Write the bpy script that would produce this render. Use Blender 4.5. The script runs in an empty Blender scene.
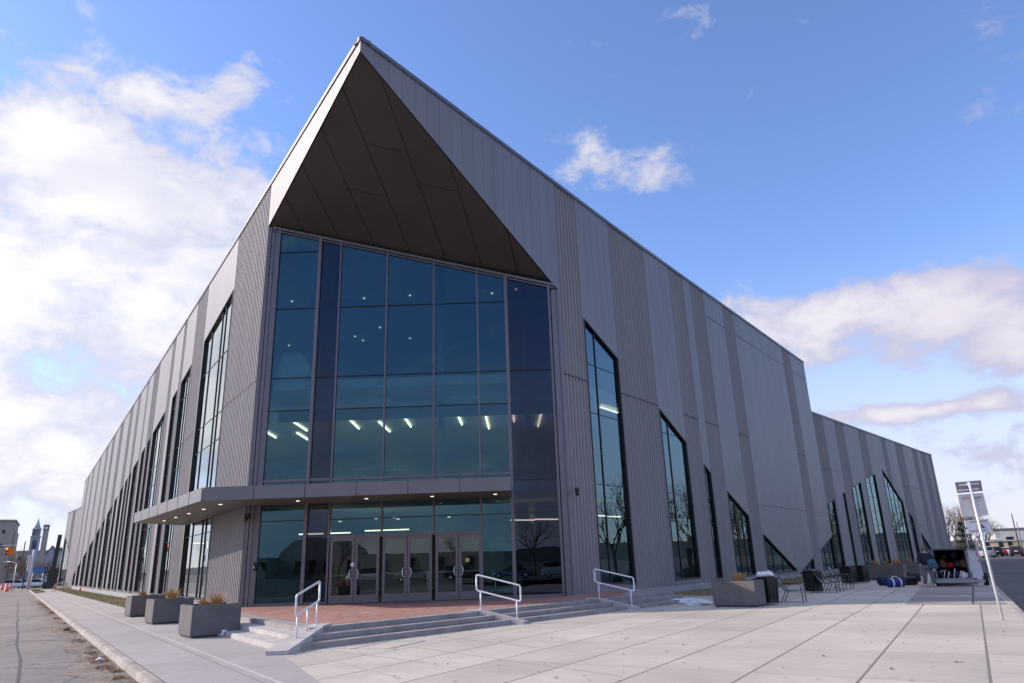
import bpy, bmesh, math, random
from mathutils import Vector, Matrix
R = math.radians
scene = bpy.context.scene
COL = scene.collection
# ------------------------------------------------------------------ camera
W, H, F = 1024, 683, 700.0
EYE = 1.6
TH = math.atan(221/700.0)
RO = R(1.95)
fwd = Vector((0, math.cos(TH), math.sin(TH)))
r0 = Vector((1, 0, 0)); u0 = r0.cross(fwd)
up = u0*math.cos(RO) + r0*math.sin(RO)
rt = r0*math.cos(RO) - u0*math.sin(RO)
CAM = Vector((0, 0, EYE))
cd = bpy.data.cameras.new('camera'); cam = bpy.data.objects.new('camera', cd); COL.objects.link(cam)
m = Matrix.Identity(4)
for i in range(3):
    m[i][0] = rt[i]; m[i][1] = up[i]; m[i][2] = -fwd[i]; m[i][3] = CAM[i]
cam.matrix_world = m
cd.sensor_width = 36; cd.lens = 36*F/W; cd.clip_end = 3000; cd.clip_start = 0.1
scene.camera = cam
def ray(px, py): return fwd + rt*((px-W/2)/F) - up*((py-H/2)/F)
def gp(px, py, z=0.0):
    d = ray(px, py); t = (z-EYE)/d.z
    return CAM + d*t
def azel(px, py):
    d = ray(px, py).normalized(); return math.atan2(d.x, d.y), math.asin(d.z)
# ------------------------------------------------------------------ light
SUN_EL = R(27); SUN_AZ = math.atan2(-0.983, 0.182)
scene.view_settings.view_transform = 'Standard'
scene.view_settings.look = 'None'
scene.view_settings.exposure = 0.06
scene.view_settings.gamma = 1.0
sd = bpy.data.lights.new('sun', 'SUN'); so = bpy.data.objects.new('sun', sd); COL.objects.link(so)
sd.energy = 4.7; sd.angle = R(0.6); sd.color = (1.0, 0.87, 0.74)
S = Vector((math.sin(SUN_AZ)*math.cos(SUN_EL), math.cos(SUN_AZ)*math.cos(SUN_EL), math.sin(SUN_EL)))
so.rotation_euler = S.to_track_quat('Z', 'Y').to_euler(); so.location = S*200
world = bpy.data.worlds.new('World'); scene.world = world; world.use_nodes = True

class NT:
    """small node-tree writer"""
    def __init__(s, nt): s.nt = nt; s.l = nt.links
    def n(s, t, **kw):
        x = s.nt.nodes.new(t)
        for k, v in kw.items():
            if k == 'ins':
                for a, b in v.items(): s.set(x, a, b)
            else: setattr(x, k, v)
        return x
    def set(s, node, key, val):
        i = node.inputs[key]
        if isinstance(val, bpy.types.NodeSocket): s.l.new(val, i)
        else: i.default_value = val
    def m(s, op, a, b=None, c=None, clamp=False):
        x = s.nt.nodes.new('ShaderNodeMath'); x.operation = op; x.use_clamp = clamp
        s.set(x, 0, a)
        if b is not None: s.set(x, 1, b)
        if c is not None: s.set(x, 2, c)
        return x.outputs[0]
    def mr(s, v, a, b, c=0.0, d=1.0, smooth=True):
        x = s.nt.nodes.new('ShaderNodeMapRange'); x.interpolation_type = 'SMOOTHSTEP' if smooth else 'LINEAR'
        s.set(x, 0, v); s.set(x, 1, a); s.set(x, 2, b); s.set(x, 3, c); s.set(x, 4, d); return x.outputs[0]
    def mix(s, f, a, b, bt='MIX'):
        x = s.nt.nodes.new('ShaderNodeMix'); x.data_type = 'RGBA'; x.blend_type = bt
        s.set(x, 0, f); s.set(x, 6, a); s.set(x, 7, b); return x.outputs[2]
    def noise(s, vec, scale, detail=4, rough=.5, dist=0.0):
        x = s.nt.nodes.new('ShaderNodeTexNoise')
        if vec is not None: s.set(x, 'Vector', vec)
        s.set(x, 'Scale', scale); s.set(x, 'Detail', detail); s.set(x, 'Roughness', rough); s.set(x, 'Distortion', dist)
        return x.outputs[0]
    def comb(s, x, y, z=0.0):
        c = s.nt.nodes.new('ShaderNodeCombineXYZ'); s.set(c, 0, x); s.set(c, 1, y); s.set(c, 2, z); return c.outputs[0]

def c4(c): return (c[0], c[1], c[2], 1.0)

w = NT(world.node_tree)
bg = world.node_tree.nodes['Background']
sky = w.n('ShaderNodeTexSky', sky_type='NISHITA', sun_disc=False)
sky.sun_elevation = SUN_EL; sky.sun_rotation = SUN_AZ; sky.air_density = 1.0; sky.dust_density = 0.35; sky.ozone_density = 2.5
skyc = w.mix(1.0, sky.outputs[0], (2.05, 2.14, 2.66, 1), 'MULTIPLY')
tc = w.n('ShaderNodeTexCoord').outputs['Generated']
sep = w.n('ShaderNodeSeparateXYZ'); w.set(sep, 0, tc)
dx, dy, dz = sep.outputs
az = w.m('ARCTAN2', dx, dy)
el = w.m('ARCSINE', dz)
zz = w.m('ADD', w.m('MAXIMUM', dz, 0.0), 0.16)
pl = w.comb(w.m('DIVIDE', dx, zz), w.m('DIVIDE', dy, zz), 0.0)
dv = w.comb(dx, dy, w.m('MULTIPLY', dz, 1.7))
n1 = w.noise(dv, 4.2, 9, .60, .35)
n2 = w.noise(dv, 13.0, 8, .62, .3)
dens = w.m('ADD', w.m('MULTIPLY', n1, .55), w.m('MULTIPLY', n2, .45))
def blob(px, py, rx, ry, amp, pw=1.0):
    a, e = azel(px, py); a2, _ = azel(px+rx, py); _, e2 = azel(px, py-ry)
    ra = abs(a2-a); re = abs(e2-e)
    u = w.m('DIVIDE', w.m('SUBTRACT', az, a), ra); v = w.m('DIVIDE', w.m('SUBTRACT', el, e), re)
    r2 = w.m('ADD', w.m('MULTIPLY', u, u), w.m('MULTIPLY', v, v))
    return w.m('MULTIPLY', w.m('EXPONENT', w.m('MULTIPLY', r2, -0.9)), amp)
blobs = [(20, 300, 190, 120, .62), (175, 245, 150, 75, .55), (110, 330, 150, 100, .35), (70, 400, 260, 80, .60), (60, 480, 120, 22, .25), (150, 300, 130, 90, .2), (235, 190, 70, 45, .30), (25, 160, 85, 65, .46), (85, 120, 60, 40, .12),
         (238, 82, 44, 30, .36), (140, 90, 30, 24, .2), (90, 8, 26, 14, .25), (95, 55, 50, 34, .27), (205, 128, 32, 20, .19), (160, 95, 34, 22, .17), (15, 105, 45, 40, .25),
         (840, 325, 170, 46, .60), (905, 283, 80, 28, .30), (1010, 320, 80, 50, .40), (925, 411, 150, 11, .50), (990, 355, 90, 20, .2),
         (650, 178, 62, 38, .36), (592, 162, 40, 36, .32), (695, 235, 50, 26, .24), (1000, 20, 50, 50, .0), (705, 3, 14, 10, .12), (390, 18, 24, 14, .10)]
tot = None
for b in blobs:
    x = blob(*b); tot = x if tot is None else w.m('ADD', tot, x)
# clouds all round outside the photo's frame, for the light and the reflections
back = w.m('ADD', w.m('ADD', w.mr(dy, 0.25, -0.35, 0.0, 0.10), w.m('MULTIPLY', w.mr(dy, 0.0, -0.3), w.mr(el, .24, .14, 0.0, .30))), w.mr(el, .80, 1.05, 0.0, .55))
low = w.mr(el, 0.25, 0.0, 0.0, 0.16)
tot = w.m('ADD', w.m('ADD', w.m('MINIMUM', tot, .66), back), low)
sig = w.m('ADD', w.m('MULTIPLY', w.m('SUBTRACT', dens, .5), 2.4), tot)
cov = w.mr(sig, .18, .46)
shade = w.mr(w.noise(dv, 6.0, 6, .55, .2), .42, .66)
lit = w.mr(sig, .28, .75)
ccol = w.mix(lit, (6.3, 6.6, 8.2, 1), (10.2, 9.9, 10.0, 1))
ccol = w.mix(w.m('MULTIPLY', shade, .5), ccol, (6.6, 6.6, 7.9, 1))
# farther from the sun the clouds are greyer
away = w.mr(az, -0.3, 0.9)
ccol = w.mix(away, ccol, w.mix(1.0, ccol, (.80, .76, .82, 1), 'MULTIPLY'))
# milky air just over the horizon
hz = w.mr(el, 0.40, 0.0, 0.0, .85)
skyh = w.mix(hz, skyc, (7.6, 7.5, 8.7, 1))
fin = w.mix(w.m('MULTIPLY', cov, .93), skyh, ccol)
below = w.mr(el, 0.0, -0.03)
fin = w.mix(below, fin, (1.6, 1.55, 1.5, 1))
w.set(bg, 0, fin); bg.inputs[1].default_value = 0.1
try: world.cycles.sampling_method = 'MANUAL'; world.cycles.sample_map_resolution = 512
except Exception: pass

# ------------------------------------------------------------------ materials
def mat(name, col, rough=.6, metal=0.0, var=None, bump=None, spec=.5, emit=None, coat=0):
    """procedural material: var=(scale, amount[, stretch]) tonal noise, bump=(scale, strength)"""
    m = bpy.data.materials.new(name); m.use_nodes = True
    t = NT(m.node_tree); p = m.node_tree.nodes['Principled BSDF']
    p.inputs['Base Color'].default_value = c4(col); p.inputs['Roughness'].default_value = rough
    p.inputs['Metallic'].default_value = metal; p.inputs['Specular IOR Level'].default_value = spec
    if coat: p.inputs['Coat Weight'].default_value = coat
    oc = t.n('ShaderNodeTexCoord').outputs['Object']
    if var is None: var = (3.0, .12)
    st = var[2] if len(var) > 2 else (1, 1, 1)
    mp = t.n('ShaderNodeMapping'); t.set(mp, 0, oc); mp.inputs['Scale'].default_value = st
    nz = t.noise(mp.outputs[0], var[0], 5, .6)
    f = t.mr(nz, .25, .75, 1-var[1], 1+var[1], False)
    cc = t.comb(f, f, f)
    t.set(p, 'Base Color', t.mix(1.0, c4(col), cc, 'MULTIPLY'))
    if bump:
        bm = t.n('ShaderNodeBump'); t.set(bm, 'Strength', bump[1]); t.set(bm, 'Height', t.noise(oc, bump[0], 4, .6)); bm.inputs['Distance'].default_value = .02
        t.set(p, 'Normal', bm.outputs[0])
    if emit:
        t.set(p, 'Emission Color', c4(emit[0])); p.inputs['Emission Strength'].default_value = emit[1]
    return m
M = {}
M['flat'] = mat('flat_panel_metal', (.235, .224, .226), .5, .06, (0.6, .13, (1, 1, .12)), spec=.4)
M['rib'] = mat('ribbed_panel_metal', (.290, .268, .264), .58, .05, (0.7, .12, (1, 1, .12)), spec=.3)
M['copc'] = mat('coping_metal', (.16, .155, .17), .45, .4)
M['seam'] = mat('seam_metal', (.07, .065, .07), .6)
M['soffit'] = mat('soffit_panel_brown', (.072, .058, .050), .6, 0, (.5, .12))
M['dark'] = mat('black_frame_metal', (.012, .012, .014), .45, 0)
M['mull'] = mat('mullion_grey_metal', (.185, .165, .175), .42, .35)
M['canopy'] = mat('canopy_metal', (.20, .185, .19), .42, .35, (.6, .08))
M['plinth'] = mat('foundation_concrete', (.36, .34, .33), .85, 0, (1.2, .2), (30, .2))
M['step'] = mat('step_concrete', (.31, .285, .265), .9, 0, (1.6, .26, (1, 1, .3)), (40, .25))
M['cheek'] = mat('cheek_concrete', (.46, .43, .41), .9, 0, (2.5, .2), (40, .25))
M['planter'] = mat('planter_stone_composite', (.135, .125, .12), .8, 0, (2.2, .22), (50, .12))
M['soil'] = mat('soil', (.06, .045, .03), .95, 0, (8, .4))
M['gal'] = mat('galvanised_steel', (.74, .74, .75), .42, .2, (6, .08))
M['whitep'] = mat('white_paint', (.78, .78, .80), .45, 0, (3, .04))
M['roofm'] = mat('roof_membrane', (.4, .4, .42), .8)
M['inwall'] = mat('interior_paint', (.33, .34, .34), .8)
M['infloor'] = mat('interior_floor', (.14, .135, .13), .5)
M['inwhite'] = mat('interior_beam_white', (.7, .72, .72), .7)
M['lamp'] = mat('lamp_tube_lit', (.9, .85, .7), .5, 0, emit=((1.0, .87, .64), 3.8))
M['down'] = mat('downlight_lit', (.9, .85, .75), .5, 0, emit=((1.0, .92, .82), 1.5))
M['black'] = mat('black_plastic', (.012, .012, .013), .45)
M['mesh'] = mat('grey_metal_mesh', (.075, .078, .085), .5, .3)
M['rubber'] = mat('rubber', (.015, .015, .015), .8)
M['chrome'] = mat('bright_steel', (.7, .7, .7), .22, .9)
M['straw'] = mat('dry_ornamental_grass', (.50, .30, .12), .9, 0, (9, .3))
M['snow'] = mat('old_snow', (.78, .79, .82), .9, 0, (9, .12), (14, .6))
M['orange'] = mat('cone_orange', (.80, .10, .03), .5)
M['wood'] = mat('raw_timber', (.42, .30, .18), .8, 0, (3, .25))
M['tancl'] = mat('tan_stone_wall', (.42, .36, .30), .85, 0, (.15, .15))
M['whitecl'] = mat('pale_clapboard', (.50, .50, .55), .8, 0, (.3, .1))
M['slate'] = mat('slate_roof', (.13, .13, .16), .7)
M['yellowcl'] = mat('yellow_stucco', (.52, .42, .24), .85, 0, (.3, .1))
M['greycl'] = mat('pale_grey_cladding', (.46, .47, .46), .8, 0, (.3, .1))
M['bark'] = mat('bark', (.12, .095, .08), .95, 0, (6, .3))
M['twig'] = mat('dry_leaves_and_twigs', (.22, .13, .06), .9, 0, (2, .35))
M['ever'] = mat('evergreen_needles', (.035, .05, .025), .9, 0, (2, .4))
M['blue'] = mat('royal_blue_nylon', (.012, .035, .20), .7)
M['navy'] = mat('navy_nylon', (.012, .016, .05), .6)
M['skin'] = mat('skin', (.55, .33, .25), .55, 0, (8, .05))
M['red'] = mat('red_paint', (.55, .02, .025), .5)
M['brick_red'] = mat('brick_wall', (.25, .12, .08), .9, 0, (1, .2))
M['hill'] = mat('wooded_hillside', (.05, .055, .06), .95, 0, (.02, .3))

def glass(name, tint, refl, gcol=(1, 1, 1), rough=0.0, waver=0.0):
    m = bpy.data.materials.new(name); m.use_nodes = True; nt = m.node_tree
    for n in list(nt.nodes):
        if n.type == 'BSDF_PRINCIPLED': nt.nodes.remove(n)
    t = NT(nt); out = [n for n in nt.nodes if n.type == 'OUTPUT_MATERIAL'][0]
    tr = t.n('ShaderNodeBsdfTransparent'); tr.inputs[0].default_value = c4(tint)
    gl = t.n('ShaderNodeBsdfAnisotropic') if False else t.n('ShaderNodeBsdfGlossy')
    gl.inputs['Color'].default_value = c4(gcol); gl.inputs['Roughness'].default_value = rough
    if waver:
        bm = t.n('ShaderNodeBump'); t.set(bm, 'Strength', waver); bm.inputs['Distance'].default_value = .05
        t.set(bm, 'Height', t.noise(t.n('ShaderNodeTexCoord').outputs['Object'], .9, 2, .5)); t.set(gl, 'Normal', bm.outputs[0])
    ge = t.n('ShaderNodeNewGeometry'); dt = t.n('ShaderNodeVectorMath', operation='DOT_PRODUCT')
    t.set(dt, 0, ge.outputs['Incoming']); t.set(dt, 1, ge.outputs['Normal'])
    sch = t.m('POWER', t.m('SUBTRACT', 1.0, t.m('ABSOLUTE', dt.outputs['Value']), clamp=True), 5.0)
    fac = t.m('ADD', t.m('MULTIPLY', sch, 1-refl), refl, clamp=True)
    mx = t.n('ShaderNodeMixShader'); t.set(mx, 0, fac); t.set(mx, 1, tr.outputs[0]); t.set(mx, 2, gl.outputs[0])
    t.set(out, 0, mx.outputs[0]); return m
M['glassA'] = glass('tinted_teal_glass', (.28, .40, .39), .115, (.32, .66, .88), 0, .04)
M['glassB'] = glass('dark_blue_glass', (.13, .13, .15), .095, (.34, .44, .62), 0, .04)
M['glassW'] = glass('facade_window_glass', (.26, .34, .35), .46, (.90, .97, .97), 0, .05)  # left windows: brighter copy of the glass, sky reflection strengthened
M['glassR'] = glass('shaded_window_glass', (.24, .32, .34), .20, (.50, .74, .84), 0, .06)  # right windows: same glazing, reflection dimmed and tinted for the shaded wall
M['glassC'] = glass('vehicle_glass', (.06, .07, .08), .10)
M['glassD'] = glass('door_glass', (.26, .33, .32), .10, (.75, .92, .95), 0, .01)

# ------------------------------------------------------------------ mesh helpers
class MB:
    def __init__(s): s.v = []; s.f = []; s.mi = []; s.k = 0; s.sm = []
    def poly(s, pts, k=None, smooth=False):
        b = len(s.v); s.v += [Vector(p) for p in pts]; s.f.append(tuple(range(b, b+len(pts)))); s.mi.append(s.k if k is None else k); s.sm.append(smooth)
    def hexa(s, p, k=None):
        """p: 4 bottom pts then 4 top pts"""
        b = len(s.v); s.v += [Vector(q) for q in p]
        for f in ((3, 2, 1, 0), (4, 5, 6, 7), (0, 1, 5, 4), (1, 2, 6, 5), (2, 3, 7, 6), (3, 0, 4, 7)):
            s.f.append(tuple(b+i for i in f)); s.mi.append(s.k if k is None else k); s.sm.append(False)
    def box(s, c, sz, rz=0.0, k=None, ry=0.0, rx=0.0):
        mt = Matrix.Translation(c) @ Matrix.Rotation(rz, 4, 'Z') @ Matrix.Rotation(ry, 4, 'Y') @ Matrix.Rotation(rx, 4, 'X')
        x, y, z = sz[0]/2, sz[1]/2, sz[2]/2
        s.hexa([mt @ Vector(q) for q in ((-x, -y, -z), (x, -y, -z), (x, y, -z), (-x, y, -z), (-x, -y, z), (x, -y, z), (x, y, z), (-x, y, z))], k)
    def bar(s, a, b, wd, ht, k=None, upv=(0, 0, 1)):
        a = Vector(a); b = Vector(b); d = (b-a).normalized(); u = Vector(upv)
        if abs(d.dot(u)) > .98: u = Vector((0, 1, 0))
        sd = d.cross(u).normalized(); u = sd.cross(d)
        q = [sd*(-wd/2)-u*(ht/2), sd*(wd/2)-u*(ht/2), sd*(wd/2)+u*(ht/2), sd*(-wd/2)+u*(ht/2)]
        s.hexa([a+i for i in q]+[b+i for i in q], k)
    def prism(s, pts, z0, z1, k=None, kside=None):
        """polygon extruded in z; z0,z1 scalars or lists"""
        n = len(pts); A = [Vector((p[0], p[1], z0 if not isinstance(z0, (list, tuple)) else z0[i])) for i, p in enumerate(pts)]
        B = [Vector((p[0], p[1], z1 if not isinstance(z1, (list, tuple)) else z1[i])) for i, p in enumerate(pts)]
        s.poly(B, k); s.poly(A[::-1], k)
        for i in range(n):
            j = (i+1) % n; s.poly([A[i], A[j], B[j], B[i]], k if kside is None else kside)
    def tube(s, pts, r, n=8, k=None, caps=True):
        pts = [Vector(p) for p in pts]; rs = r if isinstance(r, (list, tuple)) else [r]*len(pts)
        rings = []; b = len(s.v); pu = None
        for i, p in enumerate(pts):
            d = (pts[min(i+1, len(pts)-1)]-pts[max(i-1, 0)]).normalized()
            u = Vector((0, 0, 1)) if abs(d.z) < .95 else Vector((1, 0, 0))
            if pu is not None: u = pu
            sd = d.cross(u).normalized(); u = sd.cross(d).normalized(); pu = u
            for j in range(n):
                a = 2*math.pi*j/n; s.v.append(p+(sd*math.cos(a)+u*math.sin(a))*rs[i])
        for i in range(len(pts)-1):
            for j in range(n):
                j2 = (j+1) % n; s.f.append((b+i*n+j, b+i*n+j2, b+(i+1)*n+j2, b+(i+1)*n+j)); s.mi.append(s.k if k is None else k); s.sm.append(True)
        if caps:
            for base, rev in ((b, False), (b+(len(pts)-1)*n, True)):
                f = tuple(base+j for j in range(n)); s.f.append(f if rev else f[::-1]); s.mi.append(s.k if k is None else k); s.sm.append(False)
    def lathe(s, c, prof, n=16, k=None, axis='z'):
        c = Vector(c); b = len(s.v)
        for r, h in prof:
            for j in range(n):
                a = 2*math.pi*j/n
                if axis == 'z': s.v.append(c+Vector((r*math.cos(a), r*math.sin(a), h)))
                elif axis == 'y': s.v.append(c+Vector((r*math.cos(a), h, r*math.sin(a))))
                else: s.v.append(c+Vector((h, r*math.cos(a), r*math.sin(a))))
        for i in range(len(prof)-1):
            for j in range(n):
                j2 = (j+1) % n; s.f.append((b+i*n+j, b+i*n+j2, b+(i+1)*n+j2, b+(i+1)*n+j)); s.mi.append(s.k if k is None else k); s.sm.append(True)
        for base in (b, b+(len(prof)-1)*n):
            s.f.append(tuple(base+j for j in range(n))); s.mi.append(s.k if k is None else k); s.sm.append(False)
    def build(s, name, mats, parent=None, bevel=0.0, kind=None):
        off = Vector((0, 0, 0)); p = parent
        while p is not None: off += p.location; p = p.parent
        me = bpy.data.meshes.new(name); me.from_pydata([tuple(v-off) for v in s.v], [], s.f)
        if not isinstance(mats, (list, tuple)): mats = [mats]
        for x in mats: me.materials.append(x)
        for p_, i, sm in zip(me.polygons, s.mi, s.sm): p_.material_index = i; p_.use_smooth = sm
        me.update()
        o = bpy.data.objects.new(name, me); COL.objects.link(o)
        if parent is not None: o.parent = parent
        if kind: o['kind'] = kind
        if bevel:
            b = bmesh.new(); b.from_mesh(me); bmesh.ops.remove_doubles(b, verts=b.verts, dist=1e-5)
            bmesh.ops.recalc_face_normals(b, faces=b.faces)
            ed = [e for e in b.edges if len(e.link_faces) == 2 and e.calc_face_angle(0) > .5]
            bmesh.ops.bevel(b, geom=ed, offset=bevel, segments=2, affect='EDGES', clamp_overlap=True)
            b.to_mesh(me); b.free()
        else:
            b = bmesh.new(); b.from_mesh(me)
            bmesh.ops.recalc_face_normals(b, faces=b.faces) if len(b.faces) < 60000 else None
            b.to_mesh(me); b.free()
        return o
def build_each(mb, name, mats, parent=None):
    """one mesh object for every separate piece in mb"""
    par = list(range(len(mb.v)))
    def find(i):
        while par[i] != i: par[i] = par[par[i]]; i = par[i]
        return i
    for f in mb.f:
        for j in f[1:]: par[find(j)] = find(f[0])
    groups = {}
    for i, f in enumerate(mb.f): groups.setdefault(find(f[0]), []).append(i)
    for fs in groups.values():
        n = MB(); idx = {}
        for i in fs:
            for v in mb.f[i]:
                if v not in idx: idx[v] = len(n.v); n.v.append(mb.v[v])
            n.f.append(tuple(idx[v] for v in mb.f[i])); n.mi.append(mb.mi[i]); n.sm.append(mb.sm[i])
        n.build(name, mats, parent)
def tag(o, label=None, cat=None, group=None, kind=None):
    if label: o['label'] = label
    if cat: o['category'] = cat
    if group: o['group'] = group
    if kind: o['kind'] = kind
    return o
def thing(name, label, cat, loc=(0, 0, 0), group=None, rz=0):
    o = bpy.data.objects.new(name, None); COL.objects.link(o); o.location = loc; o.rotation_euler = (0, 0, rz)
    return tag(o, label, cat, group)
def dup(root, loc, rz=0.0, label=None, sc=None, group=None):
    def cp(o, par):
        c = o.copy(); COL.objects.link(c)
        if par is not None: c.parent = par
        for ch in list(o.children): cp(ch, c)
        return c
    r = cp(root, None); r.location = loc; r.rotation_euler = (0, 0, rz)
    if sc: r.scale = (sc, sc, sc) if not isinstance(sc, (tuple, list)) else sc
    if label: r['label'] = label
    if group: r['group'] = group
    return r
def V2(a): a = R(a); return Vector((-math.sin(a), math.cos(a)))
def v3(p, z): return Vector((p[0], p[1], z))

# ------------------------------------------------------------------ layout lines
DL = V2(34.2); NL = Vector((-DL.y, DL.x)).normalized(); NL = Vector((-math.cos(R(34.2)), -math.sin(R(34.2))))   # outward normals
DR = V2(-36.5); NR = Vector((math.cos(R(36.5)), -math.sin(R(36.5))))
AL = Vector((-10.44, 27.5)); AR = Vector((2.045, 28.05))
DW = V2(-41.5); NW = Vector((math.cos(R(41.5)), -math.sin(R(41.5))))
AW = AR+DR*40-NR*.8
PROW = Vector((-4.66, 18.99)); TL0 = -10.287; TR0 = -11.268
GY = 27.5; GX0 = -9.9; GX1 = 1.6
ROOFL = [(-10.3, 18.3), (8, 17.95), (60, 17.5), (114, 17.2)]
ROOFR = [(-11.3, 18.3), (8, 17.85), (40, 17.75)]
def interp(tab):
    def f(s):
        for (a, b), (c, d) in zip(tab, tab[1:]):
            if s <= c: return b+(d-b)*(s-a)/(c-a)
        return tab[-1][1]
    return f
rfL = interp(ROOFL); rfR = interp(ROOFR); rfW = interp([(-1, 13.7), (41, 13.7), (47, 13.4)])
PL_Z = 15.95; PR_Z = 12.72; PP_Z = 17.78
PZ = .35   # platform / ground floor level

# ================================================================== GROUND
def pavement_mat(name, col, rot, su, sv, ou, ov, mortar, groove, var, wear=.0, tintv=.07, warm=(1, 1, 1)):
    m = bpy.data.materials.new(name); m.use_nodes = True; t = NT(m.node_tree); p = m.node_tree.nodes['Principled BSDF']
    g = t.n('ShaderNodeNewGeometry').outputs['Position']
    mp = t.n('ShaderNodeMapping'); t.set(mp, 0, g); mp.inputs['Rotation'].default_value = (0, 0, rot); mp.inputs['Location'].default_value = (ou, ov, 0)
    s = t.n('ShaderNodeSeparateXYZ'); t.set(s, 0, mp.outputs[0]); u, v = s.outputs[0], s.outputs[1]
    def cell(x, size):
        q = t.m('DIVIDE', x, size); fl = t.m('FLOOR', q); fr = t.m('SUBTRACT', q, fl)
        e = t.m('MULTIPLY', t.m('MINIMUM', fr, t.m('SUBTRACT', 1.0, fr)), size); return fl, e
    fu, eu = cell(u, su); fv, ev = cell(v, sv)
    ju = t.mr(eu, mortar*.5, mortar, 1.0, 0.0); jv = t.mr(ev, mortar*.35, mortar*.7, .55, 0.0)
    j = t.m('MAXIMUM', ju, jv)
    wn = t.n('ShaderNodeTexWhiteNoise', noise_dimensions='2D'); t.set(wn, 'Vector', t.comb(fu, fv))
    tint = t.mr(wn.outputs[0], 0, 1, 1-tintv, 1+tintv, False)
    big = t.mr(t.noise(g, .35, 5, .6), .3, .7, 1-var, 1+var, False)
    br = t.n('ShaderNodeMapping'); t.set(br, 0, mp.outputs[0]); br.inputs['Scale'].default_value = (1.0, 14.0, 1)
    broom = t.mr(t.noise(br.outputs[0], 1.3, 5, .7), .3, .7, .90, 1.10, False)
    fine = t.mr(t.noise(g, 38, 3, .6), .3, .7, .93, 1.07, False)
    st = t.noise(g, 1.7, 6, .7); stain = t.m('MULTIPLY', t.mr(st, .58, .72, 1.0, .82), t.mr(t.noise(g, .9, 5, .75), .62, .70, 1.0, .90))
    f = t.m('MULTIPLY', t.m('MULTIPLY', tint, big), t.m('MULTIPLY', t.m('MULTIPLY', broom, fine), stain))
    cc = t.mix(1.0, c4(col), t.comb(f, f, f), 'MULTIPLY')
    cc = t.mix(j, cc, c4(groove))
    t.set(p, 'Base Color', cc); p.inputs['Roughness'].default_value = .85
    bm = t.n('ShaderNodeBump'); bm.inputs['Strength'].default_value = .25; bm.inputs['Distance'].default_value = .01
    t.set(bm, 'Height', t.m('SUBTRACT', t.m('ADD', broom, fine), t.m('MULTIPLY', j, 2.0))); t.set(p, 'Normal', bm.outputs[0])
    return m
def ground_mat(name, col, col2, s1, s2, rough=.9, bump=.3, crack=0.0):
    m = bpy.data.materials.new(name); m.use_nodes = True; t = NT(m.node_tree); p = m.node_tree.nodes['Principled BSDF']
    g = t.n('ShaderNodeNewGeometry').outputs['Position']
    a = t.mr(t.noise(g, s1, 6, .62), .35, .65); b = t.m('MULTIPLY', t.mr(t.noise(g, s2, 4, .7), .25, .75, .72, 1.28, False), t.mr(t.noise(g, s2*.12, 6, .75), .3, .7, .8, 1.2, False))
    cc = t.mix(a, c4(col), c4(col2)); cc = t.mix(1.0, cc, t.comb(b, b, b), 'MULTIPLY')
    if crack:
        vo = t.n('ShaderNodeTexVoronoi', feature='DISTANCE_TO_EDGE'); 
        wv = t.n('ShaderNodeVectorMath', operation='ADD'); t.set(wv, 0, g)
        nn = t.n('ShaderNodeTexNoise'); t.set(nn, 'Vector', g); nn.inputs['Scale'].default_value = .8; nn.inputs['Detail'].default_value = 5
        t.set(wv, 1, nn.outputs[1]); t.set(vo, 'Vector', wv.outputs[0]); vo.inputs['Scale'].default_value = crack
        k = t.mr(vo.outputs[0], .003, .012, .55, 0.0); cc = t.mix(k, cc, (.035, .032, .03, 1))
    t.set(p, 'Base Color', cc); p.inputs['Roughness'].default_value = rough
    bm = t.n('ShaderNodeBump'); bm.inputs['Strength'].default_value = bump; bm.inputs['Distance'].default_value = .02
    t.set(bm, 'Height', t.noise(g, s2*1.3, 4, .7)); t.set(p, 'Normal', bm.outputs[0])
    return m
M['plaza'] = pavement_mat('plaza_concrete', (.505, .452, .388), R(31.7), 1.44, 2.9, 0.12, .6, .024, (.20, .175, .155), .16, tintv=.10)
M['side'] = pavement_mat('sidewalk_concrete', (.375, .345, .328), R(-34.5), 1.75, 1.6, .18, .3, .02, (.24, .22, .21), .10, tintv=.05)
M['asph'] = ground_mat('asphalt_worn', (.25, .22, .20), (.19, .168, .155), .18, 30, .9, .25, .22)
M['asph2'] = ground_mat('asphalt_dark', (.115, .105, .10), (.085, .078, .076), .2, 24, .85, .25)
M['lot'] = ground_mat('parking_lot_asphalt', (.13, .125, .125), (.10, .095, .095), .1, 18, .9, .2)
M['earth'] = ground_mat('field_ground', (.10, .095, .075), (.14, .12, .09), .02, 3, .95, .3)
M['kerbm'] = ground_mat('kerb_concrete', (.46, .41, .37), (.33, .29, .255), 1.2, 22, .9, .5)
M['dirt'] = ground_mat('gutter_grit', (.20, .16, .13), (.27, .225, .19), 1.1, 14, .95, .6)
M['oldpave'] = pavement_mat('old_brown_paving', (.34, .295, .27), R(31.7), 2.1, 1.1, .3, .2, .04, (.09, .08, .07), .18, tintv=.28)
M['lawnbase'] = ground_mat('dry_lawn', (.22, .19, .09), (.33, .27, .17), 1.3, 40, .95, .6)
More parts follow.
